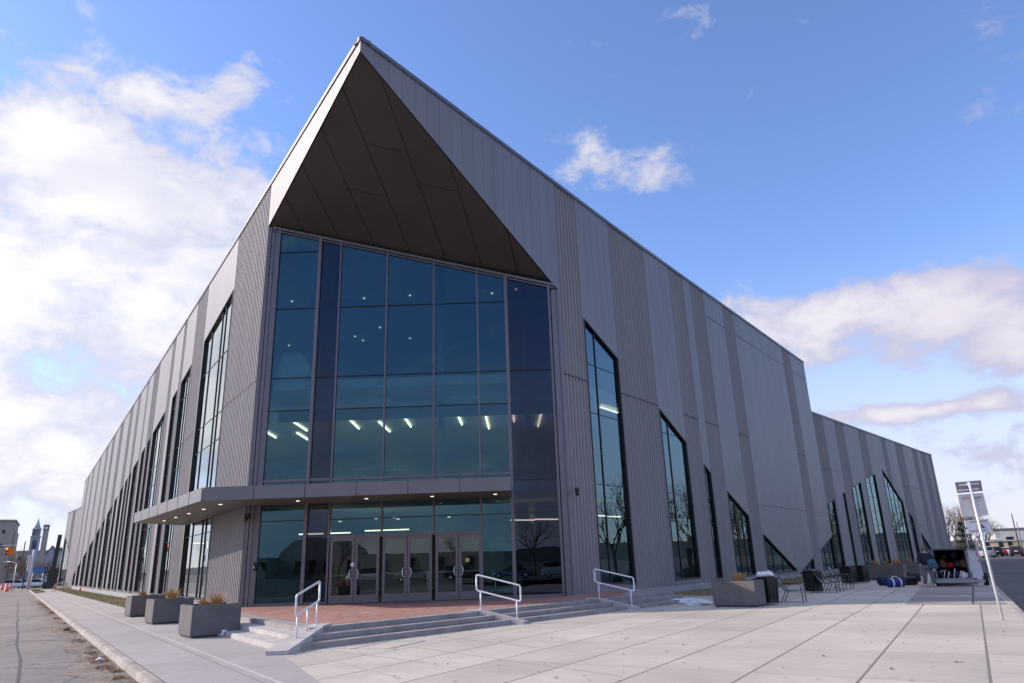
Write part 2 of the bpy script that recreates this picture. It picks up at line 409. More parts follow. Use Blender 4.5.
def brick_mat():
    m = bpy.data.materials.new('red_brick_paving'); m.use_nodes = True; t = NT(m.node_tree); p = m.node_tree.nodes['Principled BSDF']
    g = t.n('ShaderNodeNewGeometry').outputs['Position']
    mp = t.n('ShaderNodeMapping'); t.set(mp, 0, g); mp.inputs['Rotation'].default_value = (0, 0, R(42))
    b = t.n('ShaderNodeTexBrick'); t.set(b, 'Vector', mp.outputs[0]); b.inputs['Scale'].default_value = 1.0
    b.inputs['Brick Width'].default_value = .2; b.inputs['Row Height'].default_value = .1; b.inputs['Mortar Size'].default_value = .006
    b.inputs['Color1'].default_value = (.34, .155, .115, 1); b.inputs['Color2'].default_value = (.46, .235, .18, 1); b.inputs['Mortar'].default_value = (.20, .13, .11, 1)
    f = t.mr(t.noise(g, 1.5, 6, .7), .3, .7, .72, 1.25, False)
    t.set(p, 'Base Color', t.mix(1.0, b.outputs[0], t.comb(f, f, f), 'MULTIPLY')); p.inputs['Roughness'].default_value = .85
    return m
M['brick'] = brick_mat()

def sheet(name, pts, z, mt, kind='structure'):
    ar_ = sum(pts[i][0]*pts[(i+1) % len(pts)][1]-pts[(i+1) % len(pts)][0]*pts[i][1] for i in range(len(pts)))
    if ar_ < 0: pts = pts[::-1]
    me = bpy.data.meshes.new(name); me.from_pydata([(p[0], p[1], z) for p in pts], [], [tuple(range(len(pts)))]); me.materials.append(mt); me.update()
    o = bpy.data.objects.new(name, me); COL.objects.link(o); o['kind'] = kind
    return o
sheet('ground', [(-1500, -1500), (1500, -1500), (1500, 1500), (-1500, 1500)], -.135, M['earth'])
DK = V2(34.5); NK = Vector((math.cos(R(34.5)), math.sin(R(34.5))))     # left kerb line, NK points to the building
K0 = gp(150, 683); K0 = Vector((K0.x, K0.y))
DQ = V2(-30.8); NQ = Vector((math.cos(R(30.8)), -math.sin(R(30.8))))   # right kerb, NQ points to the road
q = gp(1024, 611); Q0 = Vector((q.x, q.y))
KS = 128
def kl(s, o): return K0+DK*s+NK*o
def ql(s, o): return Q0+DQ*s+NQ*o
sheet('left_street', [kl(-40, -15), kl(-40, -.05), kl(230, -.05), kl(230, -15)], -.125, M['asph'])
sheet('cross_street', [kl(KS+4, -60), kl(KS+4, 80), kl(KS+18, 80), kl(KS+18, -60)], -.120, M['asph'])
sheet('right_street', [ql(-40, .05), ql(-40, 13), ql(190, 13), ql(190, .05)], -.125, M['asph2'])
sheet('parking_lot', [ql(36, 13.2), ql(36, 70), ql(150, 70), ql(150, 13.2)], -.120, M['lot'])
sheet('back_street', [(-60, -22), (60, -22), (60, -34), (-60, -34)], -.120, M['lot'])
# paved sheets (top at z=0)
corner = Vector((-3.9, 13.0))
def cross2(p, d, q_, e):
    det = d.x*(-e.y)+e.x*d.y; r_ = q_-p; t_ = (r_.x*(-e.y)+e.x*r_.y)/det; return p+d*t_
p_div0 = cross2(kl(0, .2), DK, ql(0, -.15), DQ)
SKL = (p_div0-K0).dot(DK); SQL = (p_div0-Q0).dot(DQ)
wallR = lambda s, o: AR+DR*s+NR*o
wallW = lambda s, o: AW+DW*s+NW*o
wallL = lambda s, o: AL+DL*s+NL*o
lawnR0 = gp(672, 604); 
plaza_pts = [p_div0, Vector((-5.2, 16.0)), Vector((-5.2, 28.5)), Vector((2.0, 28.5)), wallR(3.0, 0), wallR(6.2, 0.0), wallR(6.2, 3.3), wallR(40, 3.3), wallW(0, 4.0), wallW(46, .6), ql(88, -.15)]
sheet('plaza', plaza_pts, 0.0, M['plaza'])
side_pts = [kl(KS, .2), kl(KS, 3.0), kl(21, 3.0), kl(21, 4.9), wallL(17, .02), AL+Vector((0, .1)), Vector((-5.2, 28.5)), Vector((-5.2, 16.0)), p_div0]
sheet('left_sidewalk', side_pts, 0.0, M['side'])
b = MB()
for s0 in range(int(SKL)+1, KS, 3):
    s1 = min(s0+3, KS)
    j = .004*((s0*7) % 3)
    b.hexa([v3(kl(s0+.006, .0+j), -.14), v3(kl(s1-.006, .0), -.14), v3(kl(s1-.006, .19), -.14), v3(kl(s0+.006, .19), -.14),
            v3(kl(s0+.006, .03+j), .006), v3(kl(s1-.006, .03), .006), v3(kl(s1-.006, .19), .006), v3(kl(s0+.006, .19), .006)])
tag(b.build('left_kerb', M['kerbm'], bevel=.012), kind='structure')
b = MB()
for s0 in range(int(SQL)+1, 90, 3):
    b.hexa([v3(ql(s0+.006, -.15), -.14), v3(ql(s0+2.994, -.15), -.14), v3(ql(s0+2.994, .0), -.14), v3(ql(s0+.006, .0), -.14),
            v3(ql(s0+.006, -.15), .005), v3(ql(s0+2.994, -.15), .005), v3(ql(s0+2.994, -.02), .005), v3(ql(s0+.006, -.02), .005)])
tag(b.build('right_kerb', M['kerbm'], bevel=.012), kind='structure')
# pale joint strip running along the left sidewalk
M['joint'] = mat('pale_joint_sealant', (.50, .465, .44), .9, 0, (4, .15))
b = MB(); b.poly([v3(kl(SKL+1.5, 1.5), .004), v3(kl(KS, 1.5), .004), v3(kl(KS, 1.57), .004), v3(kl(SKL+1.5, 1.57), .004)])
tag(b.build('sidewalk_joint', M['joint']), kind='structure')
b = MB()
for (a, c) in [((309, 654), (400, 678)), ((328, 650), (430, 663)), ((435, 636), (560, 650)), ((400, 645), (620, 676))]:
    A_, C_ = gp(*a), gp(*c); d = (C_-A_).normalized(); n = Vector((-d.y, d.x, 0))*.022
    b.poly([A_-n+Vector((0, 0, .004)), C_-n+Vector((0, 0, .004)), C_+n+Vector((0, 0, .004)), A_+n+Vector((0, 0, .004))])
tag(b.build('plaza_joint', M['joint']), kind='structure')
# gutter grit against the left kerb (irregular outline)
random.seed(3)
b = MB(); prev = None
for i in range(0, 160):
    s = -18+i*.6
    wd = .40+.14*math.sin(i*.23)+.22*random.random()+(.3 if i % 9 < 3 else 0)
    cur = (v3(kl(s, -.02), -.119), v3(kl(s, -.02-wd), -.119))
    if prev: b.poly([prev[0], cur[0], cur[1], prev[1]])
    prev = cur
tag(b.build('gutter', M['dirt']), kind='structure')
# patch lines in the road
b = MB(); 
for (a, c, wd) in [((18, 600), (16, 683), .05), ((3, 640), (75, 641), .03)]:
    A_, C_ = gp(*a, -.12), gp(*c, -.12); N = 14; last = None
    for i in range(N+1):
        p = A_.lerp(C_, i/N)+Vector((random.uniform(-.06, .06), random.uniform(-.06, .06), 0)); p.z = -.118
        if last is not None:
            d = (p-last).normalized(); n = Vector((-d.y, d.x, 0))*wd/2; b.poly([last-n, p-n, p+n, last+n])
        last = p
tag(b.build('road_crack', M['seam']), kind='structure')
op = [gp(922, 586.5), gp(990, 586), gp(1008, 604.5), gp(905, 604.5)]
sheet('old_paving', [(p.x, p.y) for p in op], .004, M['oldpave'])

# lawns: a sheet and blades
def lawn(name, poly, n, seed, z=.0, extra=None):
    rnd = random.Random(seed)
    b = MB(); b.poly([(p[0], p[1], z) for p in poly], 0)
    xs = [p[0] for p in poly]; ys = [p[1] for p in poly]
    from mathutils.geometry import intersect_point_tri_2d
    tris = [(poly[0], poly[i], poly[i+1]) for i in range(1, len(poly)-1)]
    ar = [abs((t[1]-t[0]).cross(t[2]-t[0]))/2 for t in tris]
    for _ in range(n):
        t = rnd.choices(tris, ar)[0]; a, c = rnd.random(), rnd.random()
        if a+c > 1: a, c = 1-a, 1-c
        p = t[0]+(t[1]-t[0])*a+(t[2]-t[0])*c
        an = rnd.random()*6.28; h = rnd.uniform(.025, .075); dx_, dy_ = math.cos(an)*.018, math.sin(an)*.018
        le = rnd.uniform(-.03, .03)
        b.poly([(p.x-dx_, p.y-dy_, z), (p.x+dx_, p.y+dy_, z), (p.x+le, p.y+le*.5, z+h)], 1 if rnd.random() < .55 else 2)
    o = b.build(name, [M['lawnbase'], M['blade1'], M['blade2']]); o['kind'] = 'stuff'; tag(o, cat='grass')
    return o
M['blade1'] = mat('green_grass_blade', (.22, .21, .08), .8, 0, (2, .3))
M['blade2'] = mat('dry_grass_blade', (.42, .33, .19), .8, 0, (2, .3))
tag(lawn('grass', [kl(21, 3.0), kl(KS, 3.0), kl(KS, 4.95), kl(110, 4.95), wallL(18, .05), kl(21, 4.9)], 26000, 1, -.002+.0), 'dry patchy grass strip between left sidewalk and ribbed wall')
tag(lawn('grass', [wallR(6.2, .05), wallR(40, .05), wallR(40, 3.3), wallR(6.2, 3.3)], 14000, 2, .002), 'patchy grass strip at the foot of the shaded right wall')
tag(lawn('grass', [wallW(0, .05), wallW(46, .05), wallW(46, .6), wallW(0, 4.0)], 7000, 4, .002), 'grass strip under the tall windows of the far wing')
tag(lawn('grass', [kl(88, .2), kl(KS, .2), kl(KS, 1.45), kl(95, 1.45)], 3000, 5, .004), 'small grass verge beside the far end of the left kerb')

# ================================================================== ENTRANCE PLATFORM
uR = V2(-42.5); nR_ = Vector((math.cos(R(42.5)), -math.sin(R(42.5))))
nL_ = NL.copy(); uL = DL.copy()
def meet(cR, cL):
    # n.x = cR ; nL.x = cL
    a, b_, c, d = nR_.x, nR_.y, nL_.x, nL_.y; det = a*d-b_*c
    return Vector(((cR*d-b_*cL)/det, (a*cL-c*cR)/det))
CR0 = -13.99
CL0 = -4.65
RUN = .43
plat = thing('entrance_steps', 'broad concrete entrance steps with red brick landing before the glass doors', 'steps', v3(meet(CR0-1, CL0-1), 0))
LR, LLn = 16.6, 6.2
for i in range(3):
    cR = CR0-RUN*i; cL = CL0-RUN*i; c = meet(cR, cL)
    zt = PZ*(i+1)/3; zb = PZ*i/3-(.12 if i == 0 else .0)
    eR = c+uR*(LR-i*.45); eL = c+uL*(LLn+i*.1)
    # back edges
    if i < 2:
        c2 = meet(cR-RUN-.02, cL-RUN-.02); e2R = c2+uR*(LR-(i)*.45-.0); e2L = c2+uL*(LLn+i*.1)
        b = MB(); b.hexa([v3(c, zb), v3(eR, zb), v3(e2R, zb), v3(c2, zb), v3(c, zt), v3(eR, zt), v3(e2R, zt), v3(c2, zt)])
        b.build('step', M['step'], plat, bevel=.012)
        b = MB(); b.hexa([v3(c, zb), v3(c2, zb), v3(e2L, zb), v3(eL, zb), v3(c, zt), v3(c2, zt), v3(e2L, zt), v3(eL, zt)])
        b.build('step', M['cheek'], plat, bevel=.012)
    else:
        # landing slab
        wr = wallR(6.0, -.3)
        pts = [eL, c, eR, wr, Vector((2.0, 28.4)), Vector((-10.6, 28.4)), wallL(6.5, -.1), wallL(6.5, 1.2)]
        b = MB(); b.prism(pts, -.1, PZ); b.build('landing', M['step'], plat)
        ins = [c+uL*5.6+(-nL_)*.42-uL*0, meet(cR-.42, cL-.42), meet(cR-.42, cL-.42)+uR*12.2, wallR(4.0, .12), wallR(.1, .12), Vector((1.9, 27.35)), Vector((-10.2, 27.35)), wallL(.6, .12), wallL(4.4, .12)]
        b = MB(); b.poly([v3(p, PZ+.004) for p in ins]); o = b.build('brick_paving', M['brick'], plat)
# cheek walls and handrails
def cheek(top, bot, wd, zb_end=.10):
    top = Vector(top); bot = Vector(bot); d = (bot-top).normalized(); n = Vector((-d.y, d.x))*wd/2
    b = MB(); t0 = top-d*.45
    pr = [(t0, -.1, PZ+.03), (top, -.1, PZ+.03), (bot, -.1, zb_end), (bot+d*.12, -.1, zb_end-.02)]
    for (p, a, z), (q_, a2, z2) in zip(pr, pr[1:]):
        b.hexa([v3(p-n, a), v3(q_-n, a2), v3(q_+n, a2), v3(p+n, a), v3(p-n, z), v3(q_-n, z2), v3(q_+n, z2), v3(p+n, z)])
    b.build('cheek_wall', M['cheek'], plat)
def rail(posts, hts, label, ext=.12):
    """posts: base points; rounded loop of tube above them"""
    P = [Vector(p) for p in posts]; d = (P[-1]-P[0]); dh = Vector((d.x, d.y, 0)).normalized()
    slope = (P[-1].z-P[0].z)/max(.01, Vector((d.x, d.y)).length)
    t = thing('handrail', label, 'handrail', P[0])
    b = MB()
    zt = [0, 0, hts[0]]; zl = [0, 0, hts[1]]
    a0 = P[0]-dh*ext; a0.z -= slope*ext; a1 = P[-1]+dh*ext; a1.z += slope*ext
    up_ = Vector((0, 0, 1)); r = .07
    # loop with rounded corners
    c = [a0+up_*hts[0], a1+up_*hts[0], a1+up_*hts[1], a0+up_*hts[1]]
    pts = []
    for i in range(4):
        p, q_, s_ = c[i-1], c[i], c[(i+1) % 4]
        e1 = (p-q_).normalized()*r; e2 = (s_-q_).normalized()*r
        for k in range(5):
            f = k/4; pts.append((q_+e1)*(1-f)**2+q_*2*f*(1-f)+(q_+e2)*f*f)
    pts.append(pts[0]); b.tube(pts, .024, 8); b.build('rail', M['gal'], t)
    for p in P:
        b = MB(); b.tube([p-up_*.02, p+up_*(hts[1])], .021, 8); b.tube([p-up_*.005, p+up_*.012], .05, 10); b.build('post', M['gal'], t)
    return t
cT = meet(CR0-RUN*2.6, CL0-RUN*2.6); cB = meet(CR0+.15, CL0+.15)
cheek(cT, cB, .46)
db = (cB-cT).normalized()
rail([v3(cT-db*.05, PZ+.03), v3(cT+db*.55, .27), v3(cT+db*1.15, .17)], (.93, .50), 'sloping galvanised handrail at the nearest left corner of the steps')
for (px, py, lab) in [(529.5, 621, 'middle galvanised handrail on the steps before the double doors'), (651, 607, 'galvanised handrail farthest right on the steps beside the ribbed wall')]:
    # find the distance along the step line under this pixel
    g = gp(px, py, .1); p = Vector((g.x, g.y)); base = meet(CR0, CL0); s = (p-base).dot(uR)
    T = base+uR*s-nR_*(RUN*2.2); B = base+uR*s+nR_*.15
    dsh = uR*.55
    T = T-dsh*.55; B = B+dsh*.3
    cheek(T, B, .34)
    d = (B-T).normalized()
    rail([v3(T+d*.0, PZ+.03), v3(B-d*.12, .12)], (.90, .48), lab)

# ================================================================== BUILDING
bld = thing('arena_building', 'large angular grey metal arena with a sharp overhanging prow above its glass entrance', 'building', v3(AL, 0))
def P(A, D, N, s, d, z): q_ = A+D*s+N*d; return Vector((q_.x, q_.y, z))
def facade(A, D, N, base, roof, cols, wins, tag_):
    flat, rib = MB(), MB()
    for (s0, s1, ty) in cols:
        pts = [(s0, 0.0)]
        if ty == 'F':
            n = max(1, round((s1-s0)/.62)); st = (s1-s0)/n
            for i in range(1, n):
                c = s0+i*st; pts += [(c-.008, 0), (c-.005, -.012), (c+.005, -.012), (c+.008, 0)]
        else:
            n = max(2, round((s1-s0)/.27)); st = (s1-s0)/n
            pts = [(s0, .0)]
            for i in range(n):
                c = s0+i*st
                pts += [(c+.02*st, .0), (c+.22*st, -.075), (c+.50*st, -.075), (c+.70*st, .0)]
        pts.append((s1, 0.0))
        mb = flat if ty == 'F' else rib
        cuts = sorted({w_[0] for w_ in wins} | {w_[1] for w_ in wins} | {0.0})
        for (sa, da), (sb, db_) in zip(pts, pts[1:]):
            if sb-sa < 1e-6: continue
            xs = [sa]+[c for c in cuts if sa+1e-6 < c < sb-1e-6]+[sb]
            for xa, xb in zip(xs, xs[1:]):
                ya = da+(db_-da)*(xa-sa)/(sb-sa); yb = da+(db_-da)*(xb-sa)/(sb-sa); mid = (xa+xb)/2
                win = None
                for w_ in wins:
                    if w_[0]-1e-6 <= mid <= w_[1]+1e-6: win = w_
                def q4(z0a, z0b, z1a, z1b):
                    if z1a-z0a < .004 and z1b-z0b < .004: return
                    mb.poly([P(A, D, N, xa, ya, z0a), P(A, D, N, xb, yb, z0b), P(A, D, N, xb, yb, z1b), P(A, D, N, xa, ya, z1a)])
                ba, bb = base(xa+1e-7), base(xb-1e-7)
                if win:
                    f = lambda a, b_, s: a+(b_-a)*(s-win[0])/(win[1]-win[0])
                    q4(ba, bb, max(ba, f(win[2], win[3], xa)), max(bb, f(win[2], win[3], xb)))
                    q4(f(win[4], win[5], xa), f(win[4], win[5], xb), roof(xa), roof(xb))
                else: q4(ba, bb, roof(xa), roof(xb))
    flat.build('flat_cladding', M['flat'], bld); rib.build('ribbed_cladding', M['rib'], bld)
def window(A, D, N, s0, s1, zb0, zb1, zt0, zt1, mull=(), trans=(), depth=.10, gm='glassW', fr=.05):
    c = [(s0, zb0), (s1, zb1), (s1, zt1), (s0, zt0)]
    c2 = []
    for p in c:
        if not c2 or (abs(p[0]-c2[-1][0])+abs(p[1]-c2[-1][1])) > .02: c2.append(p)
    if len(c2) > 2 and abs(c2[0][0]-c2[-1][0])+abs(c2[0][1]-c2[-1][1]) < .02: c2.pop()
    b = MB(); n = len(c2); cx = sum(p[0] for p in c2)/n; cz = sum(p[1] for p in c2)/n
    def inn(p, t):
        dx_, dz_ = cx-p[0], cz-p[1]
        return (p[0]+math.copysign(min(t, abs(dx_)*.5), dx_), p[1]+math.copysign(min(t*1.3, abs(dz_)*.5), dz_))
    for i in range(n):
        p, q_ = c2[i], c2[(i+1) % n]; ip, iq = inn(p, fr), inn(q_, fr)
        # reveal, inner lip, front trim
        b.poly([P(A, D, N, p[0], .035, p[1]), P(A, D, N, q_[0], .035, q_[1]), P(A, D, N, iq[0], .035, iq[1]), P(A, D, N, ip[0], .035, ip[1])])
        b.poly([P(A, D, N, p[0], .035, p[1]), P(A, D, N, q_[0], .035, q_[1]), P(A, D, N, q_[0], -.1, q_[1]), P(A, D, N, p[0], -.1, p[1])])
        b.poly([P(A, D, N, ip[0], .035, ip[1]), P(A, D, N, iq[0], .035, iq[1]), P(A, D, N, iq[0], -depth-.06, iq[1]), P(A, D, N, ip[0], -depth-.06, ip[1])])
    zb = lambda s: zb0+(zb1-zb0)*(s-s0)/(s1-s0); zt = lambda s: zt0+(zt1-zt0)*(s-s0)/(s1-s0)
    for ms in mull:
        b.bar(P(A, D, N, ms, -depth+.01, zb(ms)), P(A, D, N, ms, -depth+.01, zt(ms)), .06, .06, upv=(N.x, N.y, 0))
    for z in trans:
        # clip the transom to the opening
        ss = []
        N_ = 40
        for i in range(N_+1):
            s = s0+(s1-s0)*i/N_
            if zb(s)+.05 < z < zt(s)-.05: ss.append(s)
        if len(ss) > 3: b.bar(P(A, D, N, ss[0], -depth+.015, z), P(A, D, N, ss[-1], -depth+.005, z), .028, .03)
    o = b.build('window', M['dark'], bld)
    g = MB(); g.poly([P(A, D, N, inn(p, fr*.4)[0], -depth, inn(p, fr*.4)[1]) for p in c2]); g.build('pane', M[gm], o)
    return o
# ---- left facade
colsL = [(TL0, .05, 'F'), (.05, 6.0, 'C'), (6.0, 13.0, 'F'), (13.0, 16.3, 'C'), (16.3, 19.6, 'F'), (19.6, 20.8, 'C'), (20.8, 23.8, 'F'), (23.8, 25.3, 'C'), (25.3, 31.0, 'F'),
         (31.0, 34.3, 'C'), (34.3, 37, 'F'), (37, 38.2, 'C'), (38.2, 42.1, 'F'), (42.1, 44.4, 'C'), (44.4, 47.5, 'F'), (47.5, 50.5, 'C'), (50.5, 55.5, 'F'), (55.5, 59, 'C'), (59, 64, 'F'), (64, 67.5, 'C'),
         (67.5, 72, 'F'), (72, 75, 'C'), (75, 82, 'F'), (82, 85, 'C'), (85, 93, 'F'), (93, 96, 'C'), (96, 103, 'F'), (103, 106, 'C'), (106, 113.8, 'F')]
tl = lambda s: 15.85-.129*s
winsL = []
for (a, c) in [(6.0, 12.6), (16.3, 19.3), (20.8, 22.4), (25.3, 30.4), (31.6, 32.9), (34.4, 36.1), (38.2, 40.8), (42.2, 43.2), (44.6, 46.0), (47.5, 49.5), (52.0, 54.0), (56.2, 60.4), (63.0, 65.0), (67.9, 71.5), (75.8, 80.6), (84.5, 89.5), (93.5, 99), (102.5, 107)]:
    winsL.append((a, c, PZ+.12, PZ+.12, tl(a), tl(c)))
SZ = (13.0, 13.1)
bl = interp([(TL0, PP_Z), (0, PL_Z)])
baseL = lambda s: bl(s) if s < 0 else (PZ if s < 60 else PZ)
facade(AL, DL, NL, baseL, rfL, colsL, winsL, 'left')
for w_ in winsL:
    wd = w_[1]-w_[0]; k = max(1, round(wd/1.6))
    mu = [w_[0]+wd*i/k for i in range(1, k)]
    if wd > 6: mu = [w_[0]+1.7, w_[0]+2.5, w_[0]+4.9]
    window(AL, DL, NL, *w_, mull=mu, trans=(3.4, 4.7, 7.7, 9.05, 12.1))
# ---- right facade, main
colsR = [(TR0, .15, 'F'), (.15, 2.0, 'C'), (2.0, 5.0, 'F'), (5.0, 9.0, 'C'), (9.0, 12.05, 'F'), (12.05, 14.15, 'C'), (14.15, 15.1, 'F'), (15.1, 17.25, 'C'), (17.25, 20.5, 'F'), (20.5, 22.6, 'C'),
         (22.6, 33.5, 'F'), (33.5, 35.8, 'C'), (35.8, 40.0, 'F')]
b0 = PZ+.08
winsR = [(2.0, 4.95, b0+.25, b0+.1, 11.95, 10.7), (9.0, 12.0, b0+.1, b0+.1, 8.9, 7.5), (14.15, 15.0, b0, b0, 6.5, 6.1), (17.25, 20.4, b0, b0, 5.2, 3.9), (22.65, 29.0, b0-.05, b0-.05, 2.85, b0-.04),
         (30.1, 33.4, b0-.06, b0-.06, b0-.05, 1.25), (35.9, 40.0, .25, .25, 1.8, 2.85)]
br_ = interp([(TR0, PP_Z), (0, PR_Z)])
baseR = lambda s: br_(s) if s < 0 else (PZ if s < 22.6 else .25)
facade(AR, DR, NR, baseR, rfR, colsR, winsR, 'right')
mul = {0: [2.95], 1: [10.0], 3: [18.4, 19.4], 4: [24.3, 26.2], 5: [31.8], 6: [37.3, 38.7]}
for i, w_ in enumerate(winsR):
    window(AR, DR, NR, *w_, gm='glassR', mull=mul.get(i, ()), trans=((1.2,) if i > 3 else (3.3, 4.65, 7.7, 9.9)))
# ---- wing, right
colsW = [(-.6, 2.6, 'F'), (2.6, 5.2, 'C'), (5.2, 8.2, 'F'), (8.2, 11, 'C'), (11, 15.4, 'F'), (15.4, 18.1, 'C'), (18.1, 23.5, 'F'), (23.5, 25.4, 'C'), (25.4, 29.1, 'F'), (29.1, 32.5, 'C'), (32.5, 36.8, 'F'), (36.8, 39.2, 'C'), (39.2, 41.2, 'F')]
winsW = [(.2, 4.7, .25, .25, 5.0, 6.05), (7.3, 7.95, .25, .25, 6.75, 6.85), (10.3, 13.3, .25, .25, 7.4, 8.1), (15.0, 18.75, .25, .25, 8.55, 9.25), (21.8, 27.8, .25, .25, 10.0, 6.7), (29.5, 30.8, .25, .25, 5.6, 5.0), (33.2, 37.6, .25, .25, 3.4, .9)]
facade(AW, DW, NW, lambda s: .12, rfW, colsW, winsW, 'wing')
for w_ in winsW:
    wd = w_[1]-w_[0]; k = max(1, round(wd/1.5))
    window(AW, DW, NW, *w_, gm='glassR', mull=[w_[0]+wd*i/k for i in range(1, k)], trans=(1.3, 2.6, 4.0, 5.4, 6.8, 8.2, 9.5))
# kinked end panel of the wing and its return
KW = AW+DW*41.2; DK2 = V2(-24); NK2 = Vector((math.cos(R(24)), -math.sin(R(24))))
g2 = lambda s: .12
DK2 = V2(-47.5); NK2 = Vector((math.cos(R(47.5)), -math.sin(R(47.5))))
facade(KW, DK2, NK2, g2, interp([(0, 13.7), (7, 13.35)]), [(0, 1.6, 'C'), (1.6, 2.8, 'F'), (2.8, 3.9, 'C')], [], 'end')
KE = KW+DK2*3.9
# ---- far left wing (lower, beyond the long facade)
LE = AL+DL*113.8
q0 = gp(80, 508, 12.7); q1 = gp(68.2, 513, 12.7)
FA = Vector((q0.x, q0.y)); FB = Vector((q1.x, q1.y)); FD = (FB-FA).normalized(); FL = (FB-FA).length; FN = Vector((FD.y, -FD.x))
if FN.dot(Vector((0, 0))-FA) < 0: FN = -FN
facade(FA-FD*3, FD, FN, lambda s: .1, lambda s: 12.7, [(0, 3+FL*.3, 'F'), (3+FL*.3, 3+FL*.55, 'C'), (3+FL*.55, 3+FL, 'F')], [(3+FL*.35, 3+FL*.93, .3, .3, 5.8, 8.6)], 'far')
window(FA-FD*3, FD, FN, 3+FL*.35, 3+FL*.93, .3, .3, 5.8, 8.6, mull=[3+FL*.5, 3+FL*.65, 3+FL*.8], trans=(3, 6))
FE = FB-FN*14
b = MB(); b.poly([v3(FB, .1), v3(FE, .1), v3(FE, 12.7), v3(FB, 12.7)]); b.poly([v3(FA-FD*3, 12.7), v3(FB, 12.7), v3(FE, 12.7), v3(FE-FD*FL, 12.7)])
b.poly([v3(LE, .1), v3(LE-NL*30, .1), v3(LE-NL*30, 17.2), v3(LE, 17.2)]); 
# main block end above the wing, wing end, back wall
ME = AR+DR*40
b.poly([v3(ME, .1), v3(ME-NR*40, .1), v3(ME-NR*40, 17.75), v3(ME, 17.75)])
b.poly([v3(KE, .1), v3(KE-NK2*40, .1), v3(KE-NK2*40, 13.35), v3(KE, 13.35)])
BK1 = KE-NK2*40; BK2 = LE-NL*30
b.poly([v3(BK1, .1), v3(BK2, .1), v3(BK2, 13.3), v3(BK1, 13.3)])
b.build('side_wall', M['flat'], bld)
# ---- roofs
b = MB()
b.prism([PROW-Vector((0, -.25)), AL+DL*60-NL*.12, LE-NL*.12, BK2, (ME-NR*40), ME-NR*.12, AR+DR*10-NR*.12], [17.9, 17.3, 17.0, 17.0, 17.5, 17.5, 17.6], [17.95, 17.35, 17.05, 17.05, 17.55, 17.55, 17.65])
b.prism([AW-NW*.12, AW+DW*41-NW*.12, KE-NK2*.12, BK1, ME-NR*40], 13.1, 13.25)
b.build('roof', M['roofm'], bld)
b = MB()
def coping(A, D, N, tab, proud=.05):
    for (s0, z0), (s1, z1) in zip(tab, tab[1:]):
        n = max(1, int((s1-s0)/3)); 
        for i in range(n):
            a, c = s0+(s1-s0)*i/n, s0+(s1-s0)*(i+1)/n; za, zc = z0+(z1-z0)*i/n, z0+(z1-z0)*(i+1)/n
            g_ = .004
            b.hexa([P(A, D, N, a+g_, proud, za-.10), P(A, D, N, c-g_, proud, zc-.10), P(A, D, N, c-g_, -.35, zc-.1), P(A, D, N, a+g_, -.35, za-.1),
                    P(A, D, N, a+g_, proud, za+.06), P(A, D, N, c-g_, proud, zc+.06), P(A, D, N, c-g_, -.35, zc+.02), P(A, D, N, a+g_, -.35, za+.02)])
for args in ((AL, DL, NL, [(TL0-.0, 18.3)]+ROOFL[1:]), (AR, DR, NR, [(TR0, 18.3)]+ROOFR[1:]), (AW, DW, NW, [(-.6, 13.7), (41.2, 13.7)]), (KW, DK2, NK2, [(0, 13.7), (3.9, 13.5)]), (FA-FD*3, FD, FN, [(0, 12.7), (3+FL, 12.7)])):
    b = MB(); coping(*args); b.build('coping', M['copc'], bld)
# ---- horizontal panel seams
b = MB()
def seam(A, D, N, s0, s1, z, d=.002, h=.03): b.hexa([P(A, D, N, s0, d-.09, z), P(A, D, N, s1, d-.09, z), P(A, D, N, s1, d+.012, z), P(A, D, N, s0, d+.012, z), P(A, D, N, s0, d-.09, z+h), P(A, D, N, s1, d-.09, z+h), P(A, D, N, s1, d+.012, z+h), P(A, D, N, s0, d+.012, z+h)])
for (a, c) in [(.1, 2.0), (5.0, 9.0), (12.05, 14.15), (15.1, 17.25), (20.5, 22.6), (33.5, 35.8)]: seam(AR, DR, NR, a, c, 9.02)
for (a, c) in [(17.25, 20.5), (22.6, 33.5), (35.8, 40)]: seam(AR, DR, NR, a, c, 16.1)
for (a, c) in [(22.6, 33.5), (35.8, 40)]: seam(AR, DR, NR, a, c, 4.62)
for (a, c, t_) in colsL:
    if t_ == 'C' and a > 0:
        inside = [w_ for w_ in winsL if not (w_[1] < a+.01 or w_[0] > c-.01)]
        if not inside: seam(AL, DL, NL, a, c, 9.02, h=.03)
for (a, c) in [(-.6, 7.2), (29.1, 41.2)]: seam(AW, DW, NW, a, c, 8.65)
seam(AW, DW, NW, 25.4, 36, 4.3)
build_each(b, 'panel_seam', M['seam'], bld)
